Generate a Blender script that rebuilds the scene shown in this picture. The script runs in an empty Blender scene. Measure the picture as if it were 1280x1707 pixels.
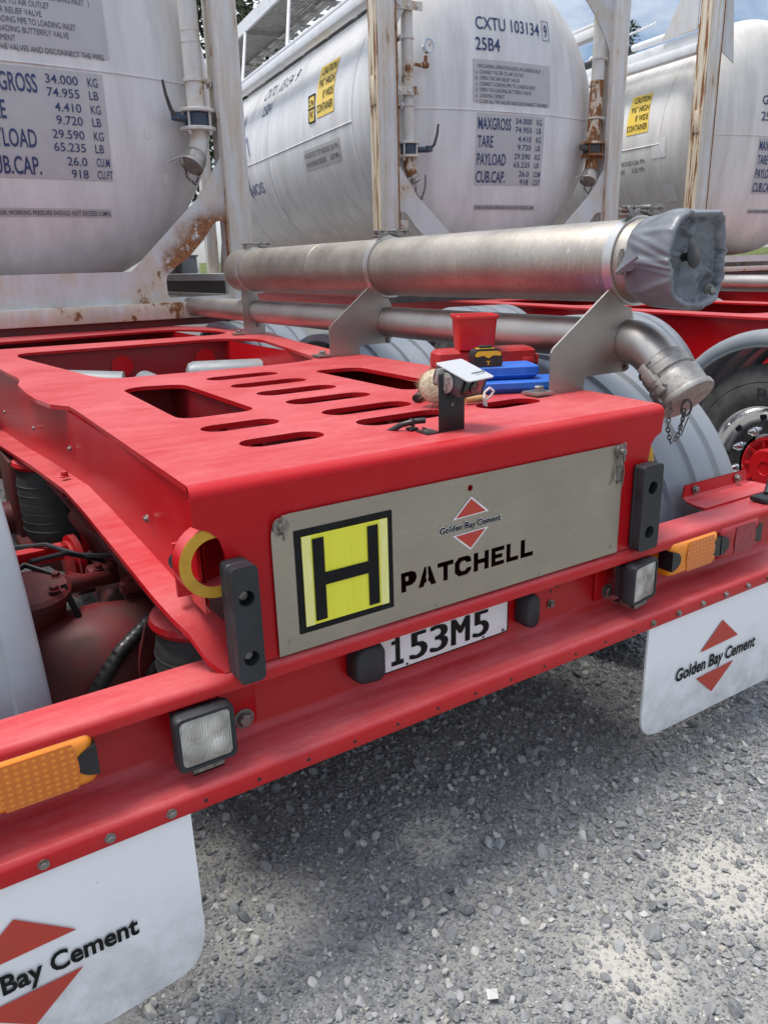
import bpy, bmesh, math, random
import numpy as np
from mathutils import Vector, Matrix, noise as mnoise
R = math.radians
random.seed(7); rng = np.random.default_rng(7)
scene = bpy.context.scene
col = scene.collection
ZS = -0.1            # the survey of the photo put the gravel at 0.1; shift so the ground is at 0

# ------------------------------------------------------------------ camera
cam_d = bpy.data.cameras.new('camera'); cam = bpy.data.objects.new('camera', cam_d); col.objects.link(cam)
scene.camera = cam
CAM = Vector((-.92, -1.14, 1.35))
_yaw, _pit, _rol = R(32.4143), R(17.8359), R(1.5918)
_f = Vector((math.sin(_yaw)*math.cos(_pit), math.cos(_yaw)*math.cos(_pit), -math.sin(_pit)))
_r = Vector((math.cos(_yaw), -math.sin(_yaw), 0)); _d = _f.cross(_r)
_r2 = _r*math.cos(_rol) + _d*math.sin(_rol); _d2 = _d*math.cos(_rol) - _r*math.sin(_rol)
cam.matrix_world = Matrix(((_r2.x, -_d2.x, -_f.x, CAM.x), (_r2.y, -_d2.y, -_f.y, CAM.y), (_r2.z, -_d2.z, -_f.z, CAM.z), (0, 0, 0, 1)))
cam_d.sensor_fit = 'VERTICAL'; cam_d.sensor_height = 24.0; cam_d.lens = 24.0*1275.65/1707.0
cam_d.clip_start = 0.02; cam_d.clip_end = 2000

# ------------------------------------------------------------------ sky, sun, exposure
SUN_EL, SUN_AZ = R(74), R(-66)          # azimuth measured from +Y towards +X
world = bpy.data.worlds.new('World'); scene.world = world; world.use_nodes = True
nt = world.node_tree; nt.nodes.clear()
wo = nt.nodes.new('ShaderNodeOutputWorld'); bg = nt.nodes.new('ShaderNodeBackground')
sky = nt.nodes.new('ShaderNodeTexSky'); sky.sky_type = 'NISHITA'; sky.sun_disc = False
sky.sun_elevation = SUN_EL; sky.sun_rotation = SUN_AZ; sky.air_density = 1.0; sky.dust_density = 1.2
tc = nt.nodes.new('ShaderNodeTexCoord'); mp = nt.nodes.new('ShaderNodeMapping'); mp.inputs['Scale'].default_value = (1, 1, 2.2)
mp.inputs['Location'].default_value = (.62, .25, 0)
cn = nt.nodes.new('ShaderNodeTexNoise'); cn.inputs['Scale'].default_value = 2.1; cn.inputs['Detail'].default_value = 9; cn.inputs['Roughness'].default_value = .56
cr = nt.nodes.new('ShaderNodeValToRGB'); cr.color_ramp.elements[0].position = .42; cr.color_ramp.elements[1].position = .58
mx = nt.nodes.new('ShaderNodeMixRGB'); mx.inputs['Color2'].default_value = (8.2, 8.4, 8.8, 1)
nt.links.new(tc.outputs['Generated'], mp.inputs['Vector']); nt.links.new(mp.outputs['Vector'], cn.inputs['Vector'])
nt.links.new(cn.outputs['Fac'], cr.inputs['Fac']); nt.links.new(cr.outputs['Color'], mx.inputs['Fac'])
nt.links.new(sky.outputs['Color'], mx.inputs['Color1'])
# an overcast dome is brighter overhead than near the horizon
sx_ = nt.nodes.new('ShaderNodeSeparateXYZ'); nt.links.new(tc.outputs['Generated'], sx_.inputs[0])
er = nt.nodes.new('ShaderNodeValToRGB'); er.color_ramp.elements[0].position = 0; er.color_ramp.elements[0].color = (.40, .405, .415, 1)
er.color_ramp.elements[1].position = .85; er.color_ramp.elements[1].color = (1, 1, 1, 1); nt.links.new(sx_.outputs['Z'], er.inputs['Fac'])
ml = nt.nodes.new('ShaderNodeMixRGB'); ml.blend_type = 'MULTIPLY'; ml.inputs['Fac'].default_value = 1
nt.links.new(mx.outputs['Color'], ml.inputs['Color1']); nt.links.new(er.outputs['Color'], ml.inputs['Color2']); nt.links.new(ml.outputs['Color'], bg.inputs['Color'])
bg.inputs['Strength'].default_value = .14
nt.links.new(bg.outputs['Background'], wo.inputs['Surface'])
sd = bpy.data.lights.new('sun', 'SUN'); sd.energy = 2.3; sd.angle = R(20); sd.color = (1, .96, .9)
so = bpy.data.objects.new('sun', sd); col.objects.link(so); so.location = (-4, 6, 12)
_sv = Vector((math.sin(SUN_AZ)*math.cos(SUN_EL), math.cos(SUN_AZ)*math.cos(SUN_EL), math.sin(SUN_EL)))
so.rotation_euler = _sv.to_track_quat('Z', 'Y').to_euler()
vs = scene.view_settings; scene.display_settings.display_device = 'sRGB'
vs.view_transform = 'Standard'; vs.look = 'None'; vs.exposure = 0.70; vs.gamma = 1; vs.use_curve_mapping = False

# ------------------------------------------------------------------ materials
def mat(name, base, rough=.5, metal=0.0, build=None, spec=None, coat=0):
    m = bpy.data.materials.new(name); m.use_nodes = True
    b = m.node_tree.nodes['Principled BSDF']
    b.inputs['Base Color'].default_value = (*base, 1); b.inputs['Roughness'].default_value = rough; b.inputs['Metallic'].default_value = metal
    if spec is not None: b.inputs['Specular IOR Level'].default_value = spec
    if coat: b.inputs['Coat Weight'].default_value = coat; b.inputs['Coat Roughness'].default_value = .12
    if build: build(m.node_tree, b)
    return m
class N:
    """small node-building helper"""
    def __init__(s, nt): s.nt = nt
    def new(s, t, **k):
        n = s.nt.nodes.new(t)
        for a, v in k.items(): setattr(n, a, v)
        return n
    def link(s, a, b): s.nt.links.new(a, b)
    def obj(s, scale=(1, 1, 1), space='Object'):
        t = s.new('ShaderNodeTexCoord'); m = s.new('ShaderNodeMapping'); m.inputs['Scale'].default_value = scale
        s.link(t.outputs[space], m.inputs['Vector']); return m.outputs['Vector']
    def noise(s, scale, detail=6, rough=.55, vec=None, stretch=(1, 1, 1)):
        n = s.new('ShaderNodeTexNoise'); n.inputs['Scale'].default_value = scale; n.inputs['Detail'].default_value = detail; n.inputs['Roughness'].default_value = rough
        s.link(vec if vec else s.obj(stretch), n.inputs['Vector']); return n.outputs['Fac']
    def ramp(s, fac, *stops):
        r = s.new('ShaderNodeValToRGB'); e = r.color_ramp.elements
        while len(e) < len(stops): e.new(.5)
        for el, (p, c) in zip(e, stops):
            el.position = p; el.color = (*c, 1) if isinstance(c, tuple) else (c, c, c, 1)
        s.link(fac, r.inputs['Fac']); return r.outputs['Color']
    def mix(s, fac, a, b):
        m = s.new('ShaderNodeMixRGB')
        for i, v in (('Fac', fac), ('Color1', a), ('Color2', b)):
            if hasattr(v, 'links'): s.link(v, m.inputs[i])
            else: m.inputs[i].default_value = v if i == 'Fac' else (*v, 1)
        return m.outputs['Color']
    def math(s, op, a, b=0.0):
        m = s.new('ShaderNodeMath', operation=op); m.use_clamp = True
        for i, v in ((0, a), (1, b)):
            if hasattr(v, 'links'): s.link(v, m.inputs[i])
            else: m.inputs[i].default_value = v
        return m.outputs[0]
    def up(s, lo=.3, hi=.95):
        g = s.new('ShaderNodeNewGeometry'); x = s.new('ShaderNodeSeparateXYZ'); s.link(g.outputs['Normal'], x.inputs[0])
        return s.ramp(x.outputs['Z'], (lo, 0.0), (hi, 1.0))
    def bump(s, fac, b, strength=.3, dist=.01):
        n = s.new('ShaderNodeBump'); n.inputs['Strength'].default_value = strength; n.inputs['Distance'].default_value = dist
        s.link(fac, n.inputs['Height']); s.link(n.outputs['Normal'], b.inputs['Normal'])
def worn(base, spot, scale=30, lo=.45, hi=.7, rough=(.4, .6), bump=0.0, stretch=(1, 1, 1), detail=8):
    def f(nt, b):
        n = N(nt); k = n.ramp(n.noise(scale, detail, .6, stretch=stretch), (lo, 0.0), (hi, 1.0))
        n.link(n.mix(k, base, spot), b.inputs['Base Color'])
        n.link(n.ramp(k, (0, rough[0]), (1, rough[1])), b.inputs['Roughness'])
        if bump: n.bump(n.noise(scale*3, 6, .6), b, bump, .004)
    return f
def red_paint(base, dust, amount):
    def f(nt, b):
        n = N(nt)
        big = n.noise(2.6, 8, .62); streak = n.noise(7, 7, .6, stretch=(1.2, 6, 3))
        d = n.math('MULTIPLY', n.up(), n.ramp(n.math('ADD', n.math('MULTIPLY', big, .6), n.math('MULTIPLY', streak, .4)), (.36, amount*.30), (.62, amount*1.1)))
        side = n.ramp(n.noise(5, 8, .7), (.5, 0.0), (.78, .09))
        d = n.math('MULTIPLY', d, n.ramp(n.noise(48, 6, .75, stretch=(1, 2.5, 1)), (.3, .62), (.62, 1.0)))
        k = n.math('MAXIMUM', d, side)
        c = n.mix(k, base, dust)
        speck = n.ramp(n.noise(75, 3, .7), (.76, 0.0), (.80, 1.0))
        scr = n.math('MULTIPLY', n.ramp(n.noise(34, 4, .8, stretch=(.25, 3.2, 1)), (.655, 0.0), (.68, .55)), n.up())
        c = n.mix(scr, c, (.22, .05, .055))
        chip = n.ramp(n.noise(30, 3, .85), (.785, 0.0), (.795, .8)); c = n.mix(chip, c, (.62, .52, .50))
        c2 = n.mix(n.math('MULTIPLY', speck, .35), c, (.16, .03, .03))
        n.link(c2, b.inputs['Base Color'])
        n.link(n.ramp(k, (0, .30), (.5, .56)), b.inputs['Roughness'])
        n.bump(n.noise(260, 2, .5), b, .05, .002)
    return f
def steel(base, stretch, rough=(.25, .45), scr=.25):
    def f(nt, b):
        n = N(nt)
        fine = n.noise(60, 6, .65, stretch=stretch); blot = n.noise(6, 7, .6)
        n.link(n.mix(n.ramp(blot, (.35, 0.0), (.7, 1.0)), base, tuple(min(1, x*1.2) for x in base)), b.inputs['Base Color'])
        n.link(n.ramp(n.math('ADD', n.math('MULTIPLY', fine, .7), n.math('MULTIPLY', blot, .3)), (.35, rough[0]), (.65, rough[1])), b.inputs['Roughness'])
        n.bump(fine, b, scr, .0012)
    return f
def rusty(paint, amount, stretch=(1, 1, .18), scale=9, grime=.35):
    def f(nt, b):
        n = N(nt)
        v = n.noise(scale, 10, .68, stretch=stretch)
        k = n.ramp(v, (.66-amount*.3, 0.0), (.70-amount*.3, 1.0))
        rust = n.mix(n.noise(45, 6, .7), (.07, .025, .012), (.33, .14, .045))
        stain = n.ramp(v, (.50-amount*.28, 0.0), (.68-amount*.28, .6))
        g = n.ramp(n.noise(5, 9, .7, stretch=(3, 3, .4)), (.38, 0.0), (.72, grime))
        c = n.mix(g, paint, (.30, .29, .26)); c = n.mix(stain, c, (.50, .36, .18)); c = n.mix(k, c, rust)
        scr = n.ramp(n.noise(16, 6, .75, stretch=(5, 5, .9)), (.67, 0.0), (.70, .7))
        c = n.mix(scr, c, (.10, .10, .10))
        n.link(c, b.inputs['Base Color']); n.link(n.ramp(k, (0, .42), (1, .85)), b.inputs['Roughness'])
        n.bump(n.noise(50, 6, .7), b, .12, .004)
    return f
def tank_paint(base):
    def f(nt, b):
        n = N(nt)
        g = n.ramp(n.noise(3, 9, .65, stretch=(2.2, 2.2, .25)), (.34, 0.0), (.70, .62))
        c = n.mix(g, base, tuple(x*.58 for x in base))
        st = n.ramp(n.noise(9, 6, .7, stretch=(4, 4, .12)), (.60, 0.0), (.76, .35)); c = n.mix(st, c, (.44, .40, .33))
        sp = n.ramp(n.noise(24, 5, .75), (.70, 0.0), (.725, .8)); c = n.mix(sp, c, (.22, .13, .07))
        w2 = n.ramp(n.noise(13, 7, .75, stretch=(5, 5, .22)), (.58, 0.0), (.70, .5)); c = n.mix(w2, c, tuple(min(.9, x*1.15) for x in base))
        n.link(c, b.inputs['Base Color']); n.link(n.ramp(g, (0, .30), (.4, .46)), b.inputs['Roughness'])
        n.bump(n.noise(1.6, 2, .5), b, .25, .02)
    return f
RED, DUST = (.44, .006, .010), (.62, .20, .205)
M = {}
def panelsteel(nt, b):
    n = N(nt); big = n.noise(3.2, 7, .6, stretch=(1, 1, 1.3)); br = n.noise(5, 5, .6, stretch=(.4, 1, 60)); sm_ = n.noise(9, 6, .65, stretch=(1.4, 1, .8))
    c = n.mix(n.ramp(big, (.35, 0.0), (.68, 1.0)), (.33, .305, .265), (.44, .405, .34)); c = n.mix(n.ramp(br, (.4, 0.0), (.65, .18)), c, (.25, .235, .21)); n.link(c, b.inputs['Base Color'])
    n.link(n.ramp(n.math('ADD', n.math('MULTIPLY', big, .6), n.math('MULTIPLY', sm_, .4)), (.36, .20), (.62, .42)), b.inputs['Roughness'])
def tubesteel(nt, b):
    n = N(nt)
    ring = n.noise(34, 7, .7, stretch=(.9, 9, .9)); blot = n.noise(5, 8, .68); sc = n.noise(46, 4, .8, stretch=(1.1, 3.2, .8))
    c = n.mix(n.ramp(blot, (.35, 0.0), (.68, 1.0)), (.36, .325, .28), (.50, .465, .415))
    c = n.mix(n.ramp(ring, (.42, 0.0), (.62, .45)), c, (.27, .25, .225))
    c = n.mix(n.ramp(sc, (.60, 0.0), (.68, .75)), c, (.78, .76, .70)); n.link(c, b.inputs['Base Color'])
    n.link(n.ramp(n.math('ADD', n.math('MULTIPLY', ring, .6), n.math('MULTIPLY', blot, .4)), (.35, .38), (.65, .60)), b.inputs['Roughness'])
    n.bump(ring, b, .3, .002)
M['red'] = mat('red_enamel', RED, .34, 0, red_paint(RED, DUST, .54), coat=.12, spec=.35)
M['red_clean'] = mat('red_enamel_side', RED, .3, 0, red_paint(RED, DUST, .18), coat=.05, spec=.22)
M['red_shaded'] = mat('red_shaded_enamel', (.25, .008, .013), .5, 0, worn((.25, .008, .013), (.16, .03, .03), 6, .45, .8, (.42, .65)))  # same red enamel, darkened: shade inside the deck put into the colour
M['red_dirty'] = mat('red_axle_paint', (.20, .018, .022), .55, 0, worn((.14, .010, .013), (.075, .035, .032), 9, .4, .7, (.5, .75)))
M['steel'] = mat('stainless_panel', (.50, .47, .41), .34, 1, panelsteel)
M['tube'] = mat('stainless_tube', (.53, .49, .43), .36, 1, tubesteel)
M['pipe'] = mat('stainless_pipe', (.56, .53, .49), .33, 1, steel((.45, .43, .405), (1, 6, 1), (.38, .54), .15))
M['bracket'] = mat('stainless_bracket', (.42, .40, .37), .42, 1, steel((.38, .355, .325), (2, 2, 2), (.36, .52), .06))
M['cast'] = mat('cast_aluminium', (.40, .39, .37), .55, .75, worn((.40, .385, .355), (.28, .26, .24), 40, .4, .7, (.48, .66), .25))
M['zinc'] = mat('zinc_bolt', (.42, .41, .39), .42, .9, worn((.30, .29, .275), (.16, .13, .10), 60, .45, .7, (.42, .65)))
M['chrome'] = mat('polished_alloy', (.74, .74, .75), .14, 1, steel((.70, .70, .71), (1, 1, 1), (.08, .2), .03))
M['rubber'] = mat('black_rubber', (.013, .0145, .018), .62, 0, worn((.013, .0145, .018), (.034, .036, .040), 14, .4, .75, (.5, .75), .08))
M['airbag'] = mat('airbag_rubber', (.03, .03, .03), .7, 0, worn((.026, .026, .026), (.06, .055, .05), 18, .4, .75, (.6, .8), .1, (1, 1, 4)))
M['tyre'] = mat('tyre_rubber', (.045, .045, .046), .75, 0, worn((.035, .035, .036), (.10, .095, .09), 12, .4, .75, (.65, .85), .1))
M['black'] = mat('black_plastic', (.012, .012, .013), .42, 0, worn((.011, .011, .012), (.03, .03, .031), 30, .5, .8, (.35, .55)))
M['blacksteel'] = mat('black_powdercoat', (.008, .008, .009), .5, 0, worn((.007, .007, .008), (.016, .016, .017), 60, .5, .8, (.4, .6)))
M['mudguard'] = mat('grey_mudguard_plastic', (.185, .215, .25), .42, 0, worn((.185, .212, .245), (.25, .26, .27), 7, .4, .75, (.34, .56), .05))
M['flap'] = mat('white_flap_rubber', (.72, .73, .74), .5, 0, None)
def flapn(nt, b):
    n = N(nt); g = n.ramp(n.noise(7, 9, .7), (.5, 0.0), (.8, .16))
    c = n.mix(g, (.85, .865, .88), (.55, .52, .46))
    s = n.ramp(n.noise(30, 4, .8, stretch=(4, 1, 1.4)), (.69, 0.0), (.72, .65)); c = n.mix(s, c, (.12, .11, .10))
    tcn = n.new('ShaderNodeTexCoord'); sx = n.new('ShaderNodeSeparateXYZ'); n.link(tcn.outputs['Object'], sx.inputs[0])
    mud = n.math('MULTIPLY', n.ramp(sx.outputs['Z'], (.08, 1.0), (.36, 0.0)), n.ramp(n.noise(14, 8, .7), (.32, 0.0), (.66, .75)))
    c = n.mix(mud, c, (.30, .29, .27))
    n.link(c, b.inputs['Base Color']); n.bump(n.noise(5, 3, .5), b, .1, .01)
flapn(M['flap'].node_tree, M['flap'].node_tree.nodes['Principled BSDF'])
M['logo_red'] = mat('sign_red_film', (.52, .045, .025), .45, 0, worn((.50, .042, .024), (.44, .05, .035), 20, .4, .8, (.4, .5)))
M['logo_white'] = mat('sign_white_film', (.8, .8, .8), .4, 0, worn((.8, .8, .8), (.7, .7, .69), 30, .4, .8, (.4, .5)))
M['ink'] = mat('black_lettering_film', (.006, .006, .0065), .6, 0, worn((.006, .006, .0065), (.016, .016, .016), 30, .5, .8, (.55, .65)), spec=.2)
M['navy'] = mat('navy_lettering_film', (.018, .035, .13), .45, 0, worn((.018, .034, .13), (.06, .08, .18), 25, .5, .8, (.4, .55)))
M['greyink'] = mat('dark_grey_lettering_film', (.06, .065, .085), .5, 0, worn((.06, .065, .085), (.14, .14, .16), 25, .5, .8, (.4, .55)))
M['violet'] = mat('violet_emblem_film', (.15, .15, .30), .5, 0, worn((.14, .14, .29), (.24, .24, .36), 25, .5, .8, (.4, .55)))
M['film'] = mat('grey_marking_film', (.42, .42, .43), .4, 0, worn((.43, .43, .44), (.50, .50, .49), 6, .4, .8, (.34, .5)))
M['patch'] = mat('white_patch', (.74, .74, .73), .45, 0, worn((.74, .74, .73), (.6, .6, .58), 20, .4, .8, (.4, .5)))
M['yellow'] = mat('yellow_caution_film', (.80, .55, .06), .45, 0, worn((.80, .56, .06), (.68, .52, .16), 12, .4, .8, (.4, .55)))
def hivis(nt, b):
    n = N(nt); w = n.noise(3, 3, .5, stretch=(30, 1, .3)); s = n.ramp(n.noise(130, 3, .7), (.70, 0.0), (.78, .5))
    c = n.mix(w, (.74, .72, .03), (.86, .83, .09)); c = n.mix(s, c, (.35, .36, .05)); n.link(c, b.inputs['Base Color'])
M['hivis'] = mat('yellow_reflective_film', (.75, .74, .05), .5, 0, hivis, spec=.25)
M['hivis_pale'] = mat('pale_yellow_reflective_film', (.82, .80, .28), .38, 0, worn((.80, .77, .22), (.86, .84, .40), 60, .4, .7, (.35, .5), 0, (6, 1, .4)))
M['ringface'] = mat('ochre_ring_paint', (.55, .30, .02), .45, 0, worn((.56, .31, .02), (.40, .20, .03), 25, .45, .8, (.4, .6)))
M['platewhite'] = mat('plate_white', (.76, .77, .77), .3, 0, worn((.76, .77, .77), (.62, .61, .58), 14, .5, .8, (.3, .5)))
M['amber'] = mat('amber_lamp_shell', (.80, .24, .008), .3, 0, worn((.80, .245, .008), (.62, .2, .02), 14, .45, .8, (.25, .45)), coat=.3)
def amblens(nt, b):
    n = N(nt); f = []
    for d, sc_ in (('X', 24.0), ('Z', 30.0)):
        w = n.new('ShaderNodeTexWave', bands_direction=d); w.inputs['Scale'].default_value = sc_; w.inputs['Distortion'].default_value = 0; n.link(n.obj(), w.inputs['Vector']); f.append(w.outputs['Fac'])
    g = n.math('MULTIPLY', f[0], f[1]); fine = n.new('ShaderNodeTexWave', bands_direction='X'); fine.inputs['Scale'].default_value = 120; n.link(n.obj(), fine.inputs['Vector'])
    h = n.math('ADD', g, n.math('MULTIPLY', fine.outputs['Fac'], .25))
    n.link(n.mix(n.ramp(h, (.35, 0.0), (.9, 1.0)), (.62, .15, .005), (.80, .25, .012)), b.inputs['Base Color']); n.bump(h, b, .5, .002)
M['amberlens'] = mat('amber_lamp_lens', (.5, .12, .01), .2, 0, amblens, coat=.4)
M['redlens'] = mat('red_lamp_lens', (.17, .008, .015), .2, 0, worn((.24, .010, .02), (.34, .03, .045), 60, .4, .7, (.25, .4), .4), coat=.05)
M['redshell'] = mat('red_lamp_shell', (.36, .01, .016), .35, 0, worn((.36, .01, .016), (.28, .03, .035), 20, .4, .8, (.3, .45)))
def wlens(nt, b):
    n = N(nt)
    br = n.new('ShaderNodeTexVoronoi'); br.inputs['Scale'].default_value = 22; n.link(n.obj((1, .2, 1)), br.inputs['Vector'])
    w = n.new('ShaderNodeTexWave'); w.inputs['Scale'].default_value = 75; w.inputs['Distortion'].default_value = 2.5; n.link(n.obj((1, 0, .5)), w.inputs['Vector'])
    c = n.mix(n.ramp(br.outputs['Distance'], (.12, 1.0), (.75, 0.0)), (.33, .33, .29), (.80, .79, .72))
    c = n.mix(n.math('MULTIPLY', w.outputs['Fac'], .45), c, (.40, .40, .36)); n.link(c, b.inputs['Base Color']); n.bump(w.outputs['Fac'], b, .6, .003)
M['worklens'] = mat('clear_ribbed_lens', (.6, .6, .55), .12, .25, wlens, coat=.6)
M['tank'] = mat('tank_grey_paint', (.68, .69, .70), .4, 0, tank_paint((.72, .725, .725)))
M['tankwarm'] = mat('tank_cream_paint', (.60, .58, .54), .35, 0, tank_paint((.74, .725, .685)))
M['frame'] = mat('frame_white_paint', (.62, .62, .60), .4, 0, rusty((.64, .645, .635), .19, (1.6, 1.6, .16), 9, .5))
M['frame_rust'] = mat('frame_cream_rust', (.60, .54, .42), .5, 0, rusty((.68, .62, .50), .44, (3.5, 3.5, .22), 9, .35))
M['gusset'] = mat('gusset_rust_paint', (.60, .60, .58), .45, 0, rusty((.57, .585, .59), .10, (1, 1, .7), 5, .25))
def gusset_stain(nt, b):
    rusty((.57, .585, .59), .16, (1, 1, .7), 5, .3)(nt, b)
    n = N(nt); base = b.inputs['Base Color'].links[0].from_socket
    t = n.new('ShaderNodeTexCoord'); x = n.new('ShaderNodeSeparateXYZ'); n.link(t.outputs['Object'], x.inputs[0])
    def m(op, p, q, c=False):
        k = n.new('ShaderNodeMath', operation=op); k.use_clamp = c
        for i, v in ((0, p), (1, q)):
            if hasattr(v, 'links'): n.link(v, k.inputs[i])
            else: k.inputs[i].default_value = v
        return k.outputs[0]
    wob = m('MULTIPLY', m('SUBTRACT', n.noise(7, 6, .7), .5), .42)
    u, z = m('ADD', x.outputs['X'], wob), x.outputs['Z']
    # distance above the gusset's free edge, which runs from (1.86, .26) to (2.19, .555)
    d = m('SUBTRACT', m('MULTIPLY', m('SUBTRACT', z, .255), .74), m('MULTIPLY', m('SUBTRACT', u, 1.864), .67))
    near = n.ramp(d, (.05, 1.0), (.17, 0.0)); lo = n.ramp(z, (.24, 0.0), (.30, 1.0)); hi = n.ramp(z, (.58, 1.0), (.70, 0.0))
    sc = m('MULTIPLY', x.outputs['X'], .4); rt = n.ramp(sc, (.728, 0.0), (.745, 1.0))
    k = n.math('MULTIPLY', n.math('MULTIPLY', near, lo), n.math('MULTIPLY', hi, rt))
    k = n.math('MULTIPLY', k, n.ramp(n.noise(20, 8, .72), (.36, 0.0), (.44, 1.0)))
    rust = n.mix(n.ramp(n.noise(60, 6, .7), (.35, 0.0), (.65, 1.0)), (.10, .032, .010), (.36, .14, .035))
    n.link(n.mix(k, base, rust), b.inputs['Base Color'])
M['gusset_stain'] = mat('gusset_stained_paint', (.60, .60, .58), .5, 0, gusset_stain)
M['scab'] = mat('rust_scab', (.25, .10, .03), .9, 0, worn((.36, .17, .06), (.10, .045, .02), 40, .35, .65, (.8, .95), .6))
M['sill'] = mat('sill_rust_paint', (.58, .57, .53), .45, 0, rusty((.56, .56, .53), .36, (1, 1, .6), 7, .55))
M['rustpipe'] = mat('rusty_pipe_paint', (.55, .5, .45), .6, 0, rusty((.62, .58, .54), .72, (1, 1, .7), 9))
M['pipepaint'] = mat('white_pipe_paint', (.64, .64, .62), .38, 0, rusty((.64, .64, .62), .12, (1, 1, .6), 9))
M['valve'] = mat('blue_valve_paint', (.03, .055, .09), .5, 0, worn((.028, .05, .085), (.08, .07, .06), 30, .5, .75, (.4, .7)))
M['grating'] = mat('galvanised_grating', (.42, .41, .39), .5, .5, worn((.44, .43, .40), (.30, .29, .27), 14, .4, .7, (.45, .6)))
M['whitesteel'] = mat('white_rail_paint', (.74, .75, .76), .4, 0, worn((.74, .75, .76), (.58, .58, .56), 6, .5, .8, (.35, .5)))
M['darksteel'] = mat('dark_chassis_steel', (.05, .05, .052), .6, .3, worn((.05, .05, .052), (.12, .10, .09), 14, .4, .8, (.5, .7)))
M['binred'] = mat('red_bin_plastic', (.55, .015, .012), .38, 0, worn((.55, .015, .012), (.48, .03, .025), 25, .45, .8, (.32, .45)))
M['casered'] = mat('red_case_plastic', (.40, .018, .02), .42, 0, worn((.40, .018, .02), (.30, .03, .032), 25, .45, .8, (.36, .5)))
M['blue'] = mat('blue_foam', (.02, .12, .50), .55, 0, worn((.018, .115, .50), (.035, .16, .55), 40, .4, .8, (.5, .65), .1))
M['bristle'] = mat('natural_bristle', (.48, .40, .28), .85, 0, worn((.74, .65, .47), (.50, .42, .28), 160, .4, .65, (.8, .9), .8))
M['wood'] = mat('pale_wood', (.45, .24, .09), .55, 0, worn((.48, .27, .10), (.34, .17, .06), 14, .4, .7, (.5, .6), 0, (1, 8, 8)))
M['tapeyellow'] = mat('yellow_tape_shell', (.70, .42, .02), .4, 0, worn((.70, .42, .02), (.5, .32, .05), 40, .5, .8, (.35, .5)))
M['camwhite'] = mat('silver_camera_shell', (.46, .47, .48), .38, 0)
M['clamp'] = mat('clamp_band_steel', (.6, .59, .57), .38, 1, steel((.58, .57, .55), (1, 1, 1), (.32, .46), .05))
M['camgrey'] = mat('camera_front_grey', (.045, .047, .05), .35, 0, worn((.045, .047, .05), (.07, .07, .072), 60, .5, .8, (.3, .45)))
M['glass'] = mat('lens_glass', (.004, .004, .005), .06, 0, worn((.004, .004, .005), (.01, .01, .012), 30, .5, .8, (.04, .1)), coat=.5)
M['string'] = mat('white_cord', (.68, .66, .62), .8, 0, worn((.7, .68, .64), (.5, .48, .43), 200, .4, .7, (.75, .85), .3))
def clothn(nt, b):
    n = N(nt); g = n.ramp(n.noise(9, 8, .65), (.4, 0.0), (.75, 1.0)); n.link(n.mix(g, (.13, .142, .16), (.20, .213, .23)), b.inputs['Base Color'])
    n.bump(n.noise(26, 5, .6), b, .35, .006)
M['cover'] = mat('grey_vinyl_cover', (.26, .275, .30), .36, 0, clothn)
M['covered'] = mat('dusty_end_plate', (.24, .25, .23), .6, 0, worn((.22, .235, .24), (.30, .30, .25), 14, .4, .7, (.5, .7), .2))
M['dialwhite'] = mat('gauge_dial_face', (.72, .72, .70), .3, 0, worn((.72, .72, .70), (.6, .58, .52), 30, .5, .8, (.25, .4)))
M['tank_grey'] = mat('grey_air_tank', (.19, .21, .22), .45, 0, worn((.19, .21, .22), (.26, .26, .26), 12, .4, .8, (.4, .6)))

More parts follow.
